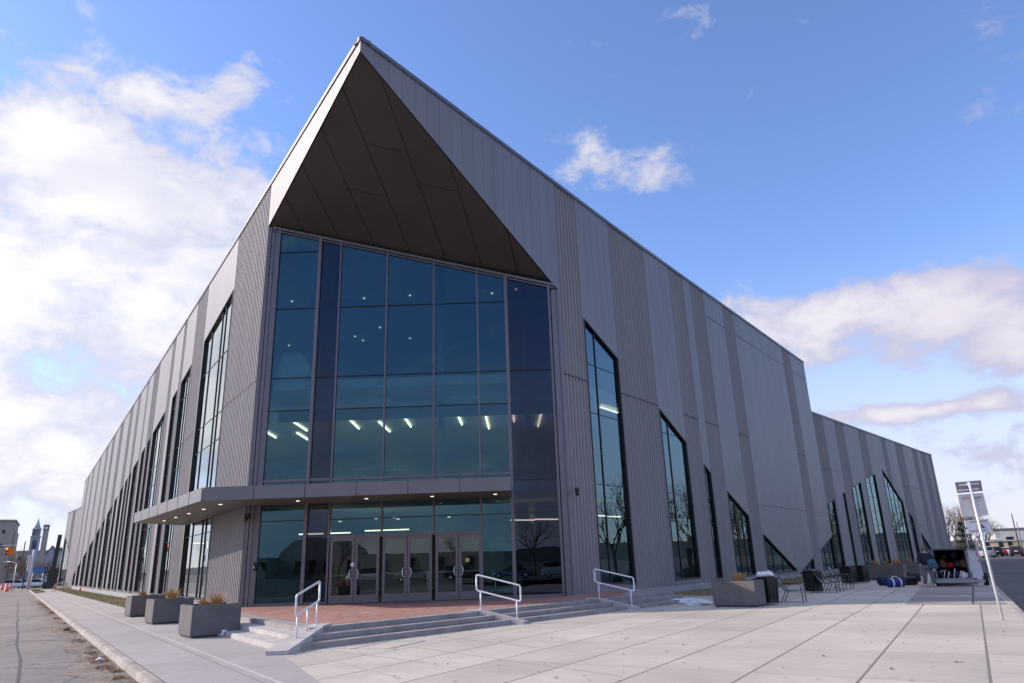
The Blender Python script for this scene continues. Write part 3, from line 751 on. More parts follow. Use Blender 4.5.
# ---- soffit of the prow
sL = v3(AL-NL*.06+DL*0.02, PL_Z); sR = v3(AR-NR*.06+DR*.0, PR_Z); sP = v3(PROW+Vector((0, .1)), PP_Z)
sn = (sL-sP).cross(sR-sP).normalized(); sn = sn if sn.z < 0 else -sn
b = MB(); b.poly([sP, sL, sR]); q_ = [p-sn*.2 for p in (sP, sL, sR)]; b.poly(q_)
b.build('soffit', M['soffit'], bld)
b = MB()
ax = (sR-sL).normalized()
def bary(u, v): return sP+(sL-sP)*u+(sR-sP)*v
for k in range(1, 8):
    f = k/8
    B0 = sL.lerp(sR, f)           # point on the glass head
    # lines converge a little toward the left of the prow
    d = (sP-(sL+sR)*.5); d = Vector((d.x*.9-1.2, d.y, 0)).normalized()
    # walk until outside the triangle
    hit = 0
    for st in range(1, 400):
        t_ = st*.03; q_ = v3(Vector((B0.x, B0.y))+Vector((d.x, d.y))*t_, 0)
        # barycentric in plan
        a_, b_, c_ = Vector((sP.x, sP.y)), Vector((sL.x, sL.y)), Vector((sR.x, sR.y)); v0 = b_-a_; v1 = c_-a_; v2_ = Vector((q_.x, q_.y))-a_
        dd = v0.x*v1.y-v1.x*v0.y; uu = (v2_.x*v1.y-v1.x*v2_.y)/dd; vv = (v0.x*v2_.y-v2_.x*v0.y)/dd
        if uu < 0.0 or vv < 0.0: break
        hit = (uu, vv, t_)
    if hit:
        E_ = bary(hit[0], hit[1]); b.bar(B0+sn*.006, E_+sn*.006, .02, .014, upv=sn)
        if k in (3, 4, 5):
            fm = {3: .55, 4: .72, 5: .5}[k]; m0 = B0.lerp(E_, fm); b.bar(m0+sn*.004, m0+ax*(1.45)+sn*.004, .018, .012, upv=sn)
build_each(b, 'soffit_joint', M['black'], bld)
# ---- plinth
b = MB()
for A, D, N, s0, s1, zt in [(AL, DL, NL, 0.0, 113.8, PZ-.01), (AR, DR, NR, .0, 22.6, PZ-.01), (AR, DR, NR, 22.6, 40, .24), (AW, DW, NW, -.6, 41.2, .11), (KW, DK2, NK2, 0, 3.9, .11)]:
    b.hexa([P(A, D, N, s0, -.03, -.15), P(A, D, N, s1, -.03, -.15), P(A, D, N, s1, -.4, -.15), P(A, D, N, s0, -.4, -.15), P(A, D, N, s0, -.03, zt), P(A, D, N, s1, -.03, zt), P(A, D, N, s1, -.4, zt), P(A, D, N, s0, -.4, zt)])
build_each(b, 'plinth', M['plinth'], bld)
# ---- entrance curtain wall
MX = [0, 1.8, 2.7, 4.7, 6.68, 8.5, 9.7, 11.5]
def headz(x): return PL_Z+(PR_Z-PL_Z)*((x-AL.x)/(AR.x-AL.x))-.02
fr = MB()
def vm(s, z0, z1, wd, dp=.16, y=GY): fr.box((GX0+s, y, (z0+z1)/2), (wd, dp, z1-z0))
for i, s in enumerate(MX):
    wd = .13 if i in (1, 6) else (.09 if i in (0, 7) else .065)
    vm(s, PZ if i in (0, 1, 2, 5, 6, 7) or True and i not in (3, 4) else 2.75, headz(GX0+s)-.05, wd, .20 if i in (1, 6) else .14)
def hm(s0, s1, z, h=.045, dp=.1): fr.box((GX0+(s0+s1)/2, GY+.012, z), (s1-s0, dp, h))
darkb = MB()
def hd(s0, s1, z, h=.03, dp=.07): darkb.box((GX0+(s0+s1)/2, GY+.016, z), (s1-s0-.07, dp, h))
hd(0, 1.8, 14.65); 
for i in range(7):
    a, c = MX[i], MX[i+1]
    for z in ((12.05, 9.05, 7.7) if i not in (1, 6) else (9.05,)): hd(a, c, z)
    if i not in (1,): hd(a, c, 3.4, .03)
hm(0, 9.7, 4.92, .10); hm(2.7, 8.5, 2.75, .09)
hm(0, 2.7, PZ+.05, .1); hm(8.5, 11.5, PZ+.05, .1); hd(9.7, 11.5, 4.65, .035)
# sloping head, several stepped trims
for k, (o_, wd) in enumerate([(.02, .10), (.14, .05)]):
    fr.bar((GX0-.3, GY-.02+.05*k, headz(GX0-.3)-o_-.03), (GX1+.25, GY-.02+.05*k, headz(GX1+.25)-o_-.03), .18, wd)
fr.build('curtain_wall_frame', M['mull'], bld); build_each(darkb, 'transom', M['dark'], bld)
for i in range(7):
    a, c = GX0+MX[i], GX0+MX[i+1]; g = MB(); y = GY+.02
    gm = 'glassB' if i in (1, 6) else 'glassA'
    if 2 <= i <= 4: g.poly([(a, y, 2.78), (c, y, 2.78), (c, y, headz(c)), (a, y, headz(a))])
    else: g.poly([(a, y, PZ+.08), (c, y, PZ+.08), (c, y, headz(c)), (a, y, headz(a))])
    g.build('glass_bay', M[gm], bld)
# side fins between glass and cladding corners
for (x0, y0, x1, y1, zt) in [(-9.95, 27.5, -10.44, 27.5, PL_Z-.05), (1.66, 27.5, 2.045, 28.05, PR_Z-.05)]:
    fn = MB()
    for k in range(3):
        f = (k+.5)/3; x, y = x0+(x1-x0)*f, y0+(y1-y0)*f
        fn.box((x, y+.08, (PZ+zt)/2), (.135, .12-.03*(k % 2), zt-PZ), 0 if x < 0 else .6)
    fn.box(((x0+x1)/2, (y0+y1)/2+.22, (PZ+zt)/2), (abs(x1-x0)+.1, .05, zt-PZ), 0 if x0 < 0 else .9)
    fn.build('corner_trim', M['mull'], bld)
# doors
for k in range(6):
    pair = k//2; a = GX0+[2.78, 4.76, 6.75][pair]; wd = [.92, .92, .86][pair]; x0 = a+(k % 2)*(wd+.02); x1 = x0+wd
    d = MB(); y = GY-.01; z0, z1 = PZ+.02, 2.70; sw = .10
    d.box((x0+sw/2, y, (z0+z1)/2), (sw, .06, z1-z0)); d.box((x1-sw/2, y, (z0+z1)/2), (sw, .06, z1-z0))
    d.box(((x0+x1)/2, y, z1-.06), (wd-2*sw, .058, .12)); d.box(((x0+x1)/2, y, z0+.14), (wd-2*sw, .058, .28))
    o = d.build('door', M['mull'], bld)
    g = MB(); g.poly([(x0+sw*.8, y+.01, z0+.2), (x1-sw*.8, y+.01, z0+.2), (x1-sw*.8, y+.01, z1-.1), (x0+sw*.8, y+.01, z1-.1)]); g.build('pane', M['glassD'], o)
    h = MB(); hx = (x1-.05) if k % 2 == 0 else (x0+.05); sg = -1 if k % 2 == 0 else 1
    h.tube([(hx, y-.03, 1.2), (hx, y-.09, 1.2), (hx+sg*.09, y-.10, 1.24), (hx+sg*.11, y-.10, 1.38), (hx+sg*.09, y-.10, 1.52), (hx, y-.09, 1.56), (hx, y-.03, 1.56)], .018, 8); h.build('handle', M['chrome'], o)
    h = MB(); h.box(((x0+x1)/2, y+.07, 1.36), (wd-.2, .05, .05)); h.build('push_bar', M['chrome'], o)
st = MB(); st.lathe((GX0+2.78+.86, GY-.045, 1.72), [(.075, 0), (.075, .004)], 16, axis='y'); st.build('door_sticker', M['whitep'], bld)
st = MB(); st.lathe((GX0+6.75+1.2, GY-.045, 1.75), [(.08, 0), (.08, .004)], 12, axis='y'); M['yel'] = mat('yellow_sticker', (.7, .6, .08), .5); st.build('door_sticker', M['yel'], bld)
# wall lamp / camera fittings
for (x, y, z) in [(2.35, 28.2, 4.25), (-10.25, 27.35, 3.62), (-9.75, 27.3, 1.85)]:
    s_ = MB(); s_.box((x, y-.15, z), (.16, .2, .16)); s_.tube([(x, y-.22, z-.08), (x, y-.30, z-.2)], .07, 8); s_.build('wall_fitting', M['black'], bld)
# canopy
C0 = Vector((-10.98, 24.8)); DC = V2(37.6); C1 = C0+DC*12.2; C2 = C1+Vector((.80, .59))*2.2
can = [Vector((-.2, 24.8)), Vector((-.2, 27.42)), Vector((-9.95, 27.42)), AL+NL*.04+DL*.05, AL+DL*12.2+NL*.04, C1, C0]
b = MB(); b.prism(can, 4.06, 4.42); b.build('canopy', M['canopy'], bld)
b = MB(); b.prism(can, 4.0, 4.055); 
M['cansof'] = mat('canopy_soffit_panel', (.17, .15, .14), .45, .2, (.6, .1)); b.build('canopy_soffit', M['cansof'], bld)
b = MB()
def strip(p, q_, z0, z1, out):
    n_ = max(1, int((q_-p).length/1.55)); 
    for i in range(n_):
        a = p.lerp(q_, i/n_+.003); c = p.lerp(q_, (i+1)/n_-.003)
        b.hexa([v3(a, z0), v3(c, z0), v3(c+out, z0), v3(a+out, z0), v3(a, z1), v3(c, z1), v3(c+out, z1), v3(a+out, z1)])
strip(C0, can[0], 4.0, 4.46, Vector((0, -.03))); strip(C0, C1, 4.0, 4.46, Vector((-DC.y, DC.x))*.03)
b.build('canopy_fascia', M['canopy'], bld, bevel=.004)
inw = Vector((DC.y, -DC.x)); lp = [C0+DC*t_+inw*.95 for t_ in (1.2, 3.5, 5.8, 8.1, 10.4)]+[Vector((x, 26.0)) for x in (-8.0, -5.5, -3.1, -.8)]
for p in lp:
    l = MB(); l.lathe((p.x, p.y, 3.985), [(.065, 0), (.065, .02)], 14); l.build('downlight', M['down'], bld)
# column under the canopy's left part: clad return
# ---- interior
b = MB(); inner = [PROW+Vector((0, 10.2)), AL+Vector((.55, .25)), wallL(24, -.8), wallR(20, -.8)+(-NR)*14, wallR(20, -.8), AR+Vector((-.45, .0))]
inner[0] = Vector((-4.2, 27.75))
fl = [AL+Vector((.6, .3)), wallL(34, -.8), wallR(30, -.8)-NR*4, wallR(30, -.8), AR+Vector((-.5, -.25))]
for z0_, z1_ in ((4.1, 4.75), (8.62, 9.0), (16.2, 16.3)):
    b = MB(); b.prism(fl, z0_, z1_); b.build('floor_slab', M['inwhite'], bld)
allp = [Vector((-9.9, 27.8)), wallL(60, -.5), wallL(113, -.6), BK2+Vector((2, -2)), BK1+Vector((-2, -2)), KE-NK2*.6, wallW(0, -.6), wallR(39, -.6), Vector((1.7, 27.9))]
b = MB(); b.prism(allp, .2, PZ-.02); b.build('ground_floor', M['infloor'], bld)
b = MB()
def iw(p, q_, z0, z1): d = (q_-p).normalized(); n = Vector((-d.y, d.x))*.1; b.hexa([v3(p-n, z0), v3(q_-n, z0), v3(q_+n, z0), v3(p+n, z0), v3(p-n, z1), v3(q_-n, z1), v3(q_+n, z1), v3(p+n, z1)])
iw(Vector((-16, 42)), Vector((8, 42)), PZ, 4.1); iw(Vector((-18, 46)), Vector((10, 46)), 4.75, 8.6); iw(Vector((-22, 53)), Vector((17, 53)), 9.0, 16.2)
iw(wallL(14, -9), wallL(112, -9), PZ, 16.5); iw(wallR(12, -9), wallR(39, -9), PZ, 16.5); iw(wallW(1, -8), wallW(40, -8), .3, 13)
build_each(b, 'interior_wall', M['inwall'], bld)
b = MB()
for (a_, c_) in [((263, 430), (276, 438)), ((289, 419), (307, 431)), ((297, 433), (308, 440)), ((346, 416), (359, 429)), ((379, 422), (390, 432)), ((402, 414), (411, 427)), ((457, 413), (462, 425)), ((486, 417), (489, 429)), ((513, 410), (514, 422)), ((541, 414), (538, 427))]:
    g0, g1 = gp(*a_, 8.55), gp(*c_, 8.55); b.bar(g0, g1, .09, .05)
b.box((-8.3, 31.0, 3.05), (2.2, .12, .05), 0); b.box((-6.0, 33.0, 3.2), (2.0, .12, .05), 0)
for (x, y, z) in [(3.3, 30.9, 3.4), (4.1, 32.0, 3.4), (.2, 30.5, 3.3), (1.2, 30.5, 3.3)]: b.box((x, y, z), (1.1, .12, .05), .5)
b.box((4.6, 33.4, 8.5), (.12, 1.8, .05), -.6)
build_each(b, 'ceiling_lamp', M['lamp'], bld)
b = MB()
for (px, py) in [(292, 302), (364, 299), (410, 296), (430, 302), (380, 328), (355, 337), (363, 341), (410, 339), (491, 336), (449, 367), (492, 294), (516, 290), (289, 346)]:
    g = gp(px, py, 16.12)
    if g.y < 51: b.lathe((g.x, g.y, 16.12), [(.05, 0), (.05, .05)], 8)
for (px, py) in [(340, 522), (376, 519), (394, 518), (449, 517.5), (398, 519.5)]:
    d = ray(px, py); t_ = (4.05-EYE)/d.z; g = CAM+d*t_; b.lathe((g.x, g.y, 4.05), [(.09, 0), (.09, .04)], 8)
build_each(b, 'ceiling_downlight', M['down'], bld)
# beams, columns and stairs inside
b = MB()
b.box((-4.2, 30.5, 8.1), (12.5, .25, .5)); b.box((-8.4, 29.0, 13.0), (.2, .2, 8)); 
for x in (-8.2, -3.3, .6): b.tube([(x, 31, PZ), (x, 31, 16)], .16, 10)
for x0_, x1_ in ((-8.5, -5.2), (-2.6, -.2)): wb = MB(); wb.box(((x0_+x1_)/2, 28.7, 8.25), (x1_-x0_, .12, .20)); wb.build('duct', M['inwhite'], bld)
b.bar((-10, 33, 14.4), (1.5, 30, 12.8), .2, .35); b.bar((-8, 36, 10.5), (2, 34, 14.2), .2, .3)
build_each(b, 'interior_beam', M['inwall'], bld)
for i, (x, y) in enumerate([(-6.2, 29.0), (-5.0, 29.6), (-1.2, 29.2), (.4, 29.4), (-8.6, 29.2)]):
    t = thing('cafe_table', ['leftmost but one', 'third from the left', 'fourth from the left', 'rightmost', 'leftmost'][i]+' of the small tables behind the glass above the canopy', 'table', (x, y, 4.75), 'small tables on the second floor')
    b = MB(); b.lathe((x, y, 5.45), [(.4, 0), (.4, .03)], 14); b.build('table_top', M['inwhite'], t)
    b = MB(); b.tube([(x, y, 4.75), (x, y, 5.45)], .035, 8); b.build('leg', M['mesh'], t)
# roof guard rail
b = MB(); A_ = P(AR, DR, NR, 8.2, -.9, 17.7)
pts = [P(AR, DR, NR, s, -.5, 17.7) for s in (7.5, 9.7, 12.4)]
for p in pts: b.tube([p, p+Vector((0, 0, .85))], .02, 6)
b.tube([p+Vector((0, 0, .85)) for p in pts], .02, 6)
b.build('roof_rail', M['gal'], bld)
# wrapped bundle stored on the upper floor
rnd = random.Random(9)
def lump(name, c, sz, mt, n=3, jit=.25, seed=0, parent=None):
    bm = bmesh.new(); bmesh.ops.create_icosphere(bm, subdivisions=n, radius=1.0); rn = random.Random(seed)
    ph = [rn.random()*6 for _ in range(6)]
    for v in bm.verts:
        f = 1+jit*(math.sin(v.co.x*3+ph[0])*math.sin(v.co.y*4+ph[1])+.6*math.sin(v.co.z*5+ph[2]+v.co.x*3))
        v.co = Vector((v.co.x*sz[0]*f, v.co.y*sz[1]*f, max(v.co.z, -.35)*sz[2]*f+.0))
    mnz = min(v.co.z for v in bm.verts)
    for v in bm.verts: v.co.z -= mnz
    me = bpy.data.meshes.new(name); bm.to_mesh(me); bm.free(); me.materials.append(mt)
    for p in me.polygons: p.use_smooth = True
    o = bpy.data.objects.new(name, me); COL.objects.link(o); o.location = c
    if parent: o.parent = parent
    return o
M['wrap'] = mat('white_blue_wrap', (.78, .92, .97), .4, 0, (5, .25))
tag(lump('wrapped_bundle', (-9.35, 28.7, 9.0), (.85, .5, 1.0), M['wrap'], 3, .2, 5), 'white and blue plastic wrapped bundle behind the upper left glass', 'bundle')
# ================================================================== OBJECTS
def hp(px, dist, z=0.0):
    """ground point at depth dist under image column px (taken at the horizon)"""
    py = 562.5-.034*(px-512); d = ray(px, py); return Vector((d.x/d.y*dist, dist, z))
def hz_(px, py, dist):
    d = ray(px, py); return EYE+d.z/d.y*dist
def loop_poly(n, r): return [(r*math.cos(2*math.pi*i/n), r*math.sin(2*math.pi*i/n)) for i in range(n)]
# ---- planters
def grass_tuft(name, c, r, h, n, seed, parent=None, mt='straw'):
    rn = random.Random(seed); b = MB()
    for _ in range(n):
        a = rn.random()*6.28; rr = r*math.sqrt(rn.random())*.5; p = Vector((c[0]+rr*math.cos(a), c[1]+rr*math.sin(a), c[2]))
        le = rn.random()*r; hh = h*rn.uniform(.55, 1.0); t = p+Vector((math.cos(a)*le, math.sin(a)*le, hh)); mid = p.lerp(t, .5)+Vector((0, 0, hh*.12))
        sd = Vector((-math.sin(a), math.cos(a), 0))*.006
        b.poly([p-sd, p+sd, mid+sd*.8, mid-sd*.8]); b.poly([mid-sd*.8, mid+sd*.8, t])
    return b.build(name, M[mt], parent)
def planter(corner, dlong, L, Wd, Hh, label, seed, tufts):
    dl = Vector(dlong).normalized(); ds = Vector((-dl.y, dl.x)); c = Vector(corner)
    t = thing('planter', label, 'planter', v3(c+dl*L/2+ds*Wd/2, 0), 'stone planter boxes')
    A, B_, C_, D_ = c, c+dl*L, c+dl*L+ds*Wd, c+ds*Wd
    b = MB()
    def ring(i): return [c+dl*i+ds*i, c+dl*(L-i)+ds*i, c+dl*(L-i)+ds*(Wd-i), c+dl*i+ds*(Wd-i)]
    o_, n_ = ring(0), ring(.07)
    for i in range(4):
        j = (i+1) % 4
        b.hexa([v3(o_[i], .06), v3(o_[j], .06), v3(n_[j], .06), v3(n_[i], .06), v3(o_[i], Hh), v3(o_[j], Hh), v3(n_[j], Hh), v3(n_[i], Hh)])
    b.build('box', M['planter'], t)
    b = MB(); f = ring(.05); b.prism([tuple(p) for p in f], 0, .062); b.build('foot', M['seam'], t)
    b = MB(); b.prism([tuple(p) for p in ring(.06)], Hh-.3, Hh-.07); b.build('soil', M['soil'], t)
    for k, (fx, sz) in enumerate(tufts):
        p = c+dl*L*fx+ds*Wd*.5; grass_tuft('dry_grass', (p.x, p.y, Hh-.08), sz*.75, sz*1.15, 190, seed+k, t)
    return t
dP = Vector((.788, .616))
def corner_at(px, py, z=0.0): g = gp(px, py, z); return Vector((g.x, g.y))
planter(corner_at(189.5, 639), dP, 1.25, 1.25, .80, 'nearest of the three dark planter boxes on the left, beside the steps', 11, [(.35, .22), (.62, .35)])
planter(corner_at(151.5, 625), dP, 1.27, 1.2, .80, 'middle of the three left planter boxes, with a tuft of orange dry grass', 21, [(.55, .42)])
planter(corner_at(129.5, 617.5), dP, 1.27, 1.2, .80, 'left planter box farthest from the steps, next to the grass strip', 31, [(.4, .25)])
planter(corner_at(757, 607.5)+Vector((-.80, .60))*1.42, Vector((.80, -.60)), 1.42, .95, .80, 'large stone planter with orange grass right of the entrance steps', 41, [(.55, .34)])
planter(corner_at(905, 580)+Vector((-.76, .65))*1.9, Vector((.76, -.65)), 1.9, .9, .80, 'planter with dry brown grass behind the duffel bags', 51, [(.2, .35), (.5, .3), (.8, .4)])
planter(corner_at(921, 576)+Vector((-.76, .65))*1.2, Vector((.76, -.65)), 1.2, .9, .80, 'farthest planter beside the tall wing windows', 61, [(.5, .35)])
# paper litter by the planter
tag(lump('litter', (corner_at(222, 636).x, corner_at(222, 636).y, .0), (.17, .11, .10), M['snow'], 2, .3, 3), 'crumpled white litter at the foot of the nearest left planter', 'litter')
for i, (px, py, sx, sy, lab) in enumerate([(662, 598.0, .55, .3, 'patch of old snow at the right end of the steps'), (686, 603.0, .62, .3, 'patch of old snow on the grass right of the steps'), (700, 605, .45, .2, 'small snow patch left of the large right planter')]):
    g = gp(px, py, .12 if i == 0 else 0); tag(lump('snow_patch', (g.x, g.y, g.z), (sx, sy, .11), M['snow'], 3, .25, 20+i), lab, 'snow')
# ---- trash bins
def bin_(px, py, label, wd=.62, topstuff=False, rz=.6):
    g = gp(px, py); t = thing('trash_bin', label, 'trash bin', (0, 0, 0), 'black trash bins along the right wall')
    b = MB(); 
    w0, w1, Hb = wd*.44, wd*.5, .78
    b.hexa([(-w0, -w0, 0.05), (w0, -w0, .05), (w0, w0, .05), (-w0, w0, .05), (-w1, -w1, Hb), (w1, -w1, Hb), (w1, w1, Hb), (-w1, w1, Hb)])
    for x in (-.3, 0, .3): b.box((x*wd, -wd*.485, .5), (.03, .02, .7)); b.box((-wd*.485, x*wd, .5), (.02, .03, .7))
    b.build('bin_body', M['black'], t, bevel=.012)
    b = MB(); b.box((0, 0, Hb+.02), (wd*1.12, wd*1.12, .06)); b.box((0, 0, Hb+.07), (wd*.8, wd*.8, .05)); b.build('lid', M['black'], t, bevel=.015)
    t.location = g; t.rotation_euler.z = rz
    if topstuff:
        for k, (dx_, dy_) in enumerate([(-.12, 0), (.14, .05)]):
            tag(lump('paper_bag', (g.x+dx_, g.y+dy_, Hb+.09), (.17, .13, .13), M['snow'], 2, .25, 40+k), ['crumpled white bag on the left of the near trash bin lid', 'crumpled white bag on the right of the near trash bin lid'][k], 'bag')
    return t
bin_(769, 604.5, 'black trash bin with white bags on its lid beside the large planter', .54, True, .55)
bin_(814.5, 592.5, 'black trash bin between the single chair and the row of chairs', .56, False, .55)
bin_(850, 584, 'left of the two black bins standing side by side', .6, False, .6)
bin_(862.5, 583, 'right of the two black bins standing side by side', .6, False, .6)
# ---- mesh lounge chairs
def lounge(label):
    t = thing('lounge_chair', label, 'chair', (0, 0, 0), 'metal lounge chairs along the right wall')
    prof = [(.42, .40), (.20, .36), (0, .35), (-.14, .38), (-.30, .62), (-.44, .92)]
    b = MB()
    for (y0, z0), (y1, z1) in zip(prof[:4], prof[1:4]): b.hexa([(-.29, y0, z0), (.29, y0, z0), (.29, y1, z1), (-.29, y1, z1), (-.29, y0, z0+.02), (.29, y0, z0+.02), (.29, y1, z1+.02), (-.29, y1, z1+.02)])
    b.build('seat', M['mesh'], t)
    b = MB()
    for (y0, z0), (y1, z1) in zip(prof[3:], prof[4:]): b.hexa([(-.29, y0, z0), (.29, y0, z0), (.29, y1, z1), (-.29, y1, z1), (-.29, y0-.02, z0+.01), (.29, y0-.02, z0+.01), (.29, y1-.02, z1+.01), (-.29, y1-.02, z1+.01)])
    b.build('backrest', M['mesh'], t)
    for sx in (-1, 1):
        b = MB(); x = sx*.31
        b.tube([(x, .42, 0), (x, .40, .56), (x, .30, .60), (x, -.22, .60)], .016, 6); b.build('armrest', M['mesh'], t)
        b = MB(); b.tube([(x, -.44, .92), (x, -.24, .52), (x, -.10, .36), (x, -.30, 0)], .016, 6); b.build('leg', M['mesh'], t)
    return t
ch = lounge('single grey mesh lounge chair between the two trash bins')
g = gp(792, 602); ch.location = g; ch.rotation_euler.z = R(-120)
for (px, py, lab) in [(828, 592.5, 'nearest of three lounge chairs in a row beyond the bin'), (835, 590.5, 'middle of three lounge chairs in a row beyond the bin'), (842.5, 588.5, 'farthest of three lounge chairs in a row, next to the bin pair')]:
    dup(ch, gp(px, py), R(-125), lab)
g = gp(197, 607); dup(ch, (g.x-.5, g.y+.6, 0), R(150), 'pale lounge chair standing behind the left planters', 1.15)
# ---- sign pole
sg = thing('street_sign', 'leaning sign post with three plates seen from behind beside the right kerb', 'sign', gp(1003, 621))
sb = gp(1003, 621); 
def sgp(px, py): d = ray(px, py); t_ = (sb.y)/d.y; return CAM+d*t_
topp = sgp(969, 483)
b = MB(); b.tube([sb-Vector((0, 0, .05)), topp+(topp-sb).normalized()*.02], .032, 10); b.build('pole', M['gal'], sg)
def plate(pxs, mt, nm, yoff=.04, th=.012, bev=.006):
    b = MB(); p = [sgp(*q_)+Vector((0, yoff, 0)) for q_ in pxs]; b.hexa([p[0], p[1], p[1]+Vector((0, th, 0)), p[0]+Vector((0, th, 0)), p[3], p[2], p[2]+Vector((0, th, 0)), p[3]+Vector((0, th, 0))])
    return b.build(nm, mt, sg)
M['signback'] = mat('weathered_sign_back', (.34, .30, .28), .6, .1, (9, .2)); M['signtan'] = mat('pale_backlit_sign_back', (.85, .76, .69), .7, 0, (6, .1)); M['signwhite'] = mat('white_sign', (.85, .84, .86), .6, 0, (6, .05))  # signtan: base colour raised to stand in for light coming through the plate
plate([(958.6, 493.0), (984, 490.8), (982, 480.0), (956, 482.2)], M['signback'], 'sign_plate', .045)
for (y0, y1) in ((483.6, 485.6), (489.0, 491.0)):
    o = plate([(960, y1+.5), (980, y1-1.3), (979.5, y0-1.3), (959.6, y0+.5)], M['signtan'], 'bracket', .03)
plate([(963.5, 517), (990.5, 515), (984.5, 492.5), (959, 494.5)], M['signtan'], 'sign_plate', .06)
plate([(962.5, 498.6), (983, 497.2), (982.8, 496.4), (962.3, 497.8)], M['signback'], 'bracket', .03)
plate([(969, 534), (994, 532), (990, 518.5), (966, 520.5)], M['signwhite'], 'sign_plate', .06)
for yy in (521.3, 530.6): plate([(970.5, yy+.9), (988, yy-.3), (987.8, yy-1.1), (970.3, yy+.1)], M['signback'], 'bracket', .03)
b = MB(); tri = [sgp(980, 528.2), sgp(987, 527.6), sgp(983, 524.0)]; b.prism([(0, 0)]*3, 0, 0) if False else None
b.poly([p+Vector((0, .052, 0)) for p in tri]); b.poly([p+Vector((0, .056, 0)) for p in tri][::-1]); b.build('red_mark', M['red'], sg)
b = MB(); tri = [sgp(967, 526.8), sgp(967, 529.4), sgp(969.3, 528.2)]; b.poly([p+Vector((0, .052, 0)) for p in tri]); b.build('red_mark', M['red'], sg)
# ---- person
def skin_fig(name, joints, edges, radii, mt, parent=None, lvl=1, loc=(0, 0, 0)):
    me = bpy.data.meshes.new(name); me.from_pydata(joints, edges, [])
    o = bpy.data.objects.new(name, me); COL.objects.link(o); o.location = loc
    bm = bmesh.new(); bm.from_mesh(me); lay = bm.verts.layers.skin.verify()
    for v, r_ in zip(bm.verts, radii):
        v[lay].radius = r_ if isinstance(r_, tuple) else (r_, r_); v[lay].use_root = (v.index == 0)
    bm.to_mesh(me); bm.free()
    o.modifiers.new('skin', 'SKIN').use_smooth_shade = True
    sbm = o.modifiers.new('sub', 'SUBSURF'); sbm.levels = lvl; sbm.render_levels = lvl
    dg = bpy.context.evaluated_depsgraph_get(); ev = o.evaluated_get(dg); nm = bpy.data.meshes.new_from_object(ev)
    o.modifiers.clear(); o.data = nm; nm.materials.clear(); nm.materials.append(mt)
    for p in nm.polygons: p.use_smooth = True
    if parent: o.parent = parent
    return o
pg = gp(931.0, 586.5)
per = thing('person', 'person with shoulder bag standing behind the open trailer, dark jacket and grey trousers', 'person', pg, rz=0)
M['jacket'] = mat('dark_jacket', (.02, .024, .035), .8); M['trous'] = mat('grey_trousers', (.18, .17, .18), .85); M['hair'] = mat('blond_hair', (.20, .12, .06), .8); M['teal'] = mat('teal_bag', (.05, .12, .18), .8); M['shoe'] = mat('white_shoes', (.7, .7, .7), .6)
J = [(0, 0, .95), (0, 0, 1.15), (0, .01, 1.36), (0, .02, 1.47), (0, .03, 1.60), (0, .03, 1.66),
     (-.19, .02, 1.40), (-.25, .03, 1.13), (-.20, .18, .95), (-.19, .24, .92),
     (.19, .02, 1.40), (.27, .00, 1.14), (.24, .10, .93), (.235, .15, .88),
     (-.10, 0, .90), (-.13, .05, .50), (-.17, -.02, .08), (-.18, .12, .04),
     (.10, 0, .90), (.14, .08, .50), (.20, -.02, .08), (.22, .12, .04)]
E_ = [(0, 1), (1, 2), (2, 3), (3, 4), (4, 5), (2, 6), (6, 7), (7, 8), (8, 9), (2, 10), (10, 11), (11, 12), (12, 13), (0, 14), (14, 15), (15, 16), (16, 17), (0, 18), (18, 19), (19, 20), (20, 21)]
RD = [(.15, .11), (.14, .10), (.15, .10), .055, (.085, .095), (.075, .085), .06, .048, .038, .035, .06, .048, .038, .035, .09, .065, .042, .035, .09, .065, .042, .035]
skin_fig('body', J, E_, RD, M['skin'], per, 2)
skin_fig('jacket', [(0, 0, .88), (0, 0, 1.1), (0, .01, 1.38), (-.20, .02, 1.40), (-.26, .03, 1.13), (-.215, .15, .99), (.20, .02, 1.40), (.28, .0, 1.14), (.25, .08, .98), (0, .02, 1.44)], [(0, 1), (1, 2), (2, 3), (3, 4), (4, 5), (2, 6), (6, 7), (7, 8), (2, 9)], [(.24, .17), (.22, .16), (.21, .15), .10, .085, .07, .10, .085, .07, .08], M['jacket'], per, 2)
skin_fig('trousers', [(0, 0, .93), (-.10, 0, .86), (-.13, .05, .50), (-.17, -.02, .11), (.10, 0, .86), (.14, .08, .50), (.20, -.02, .11)], [(0, 1), (1, 2), (2, 3), (0, 4), (4, 5), (5, 6)], [(.19, .15), .14, .105, .085, .14, .105, .085], M['trous'], per, 2)
skin_fig('hair', [(0, .03, 1.68), (0, -.03, 1.62), (0, -.05, 1.50), (0, -.05, 1.42)], [(0, 1), (1, 2), (2, 3)], [(.10, .11), (.115, .11), (.10, .07), (.06, .04)], M['hair'], per, 2)
for sx, yy in ((-.175, .03), (.21, .03)):
    skin_fig('shoe', [(sx, -.06, .05), (sx, .05, .05), (sx*1.05, .17, .04)], [(0, 1), (1, 2)], [.05, .055, .04], M['shoe'], per, 1)
b = MB()
for sx in (-1, 1): b.lathe((sx*.033, .122, 1.635), [(.011, 0), (.008, .006)], 6, axis='y')
b.build('eyes', M['black'], per)
per.rotation_euler.z = R(150); per.scale = (1.0, 1.0, .97)
lump('hair', (0, .0, 1.54), (.115, .12, .17), M['hair'], 2, .08, 2, per)
sbg = lump('shoulder_bag', (pg.x+.06, pg.y-.34, .74), (.21, .14, .30), M['teal'], 3, .16, 8); tag(sbg, 'teal and white shoulder bag carried by the standing person', 'bag')
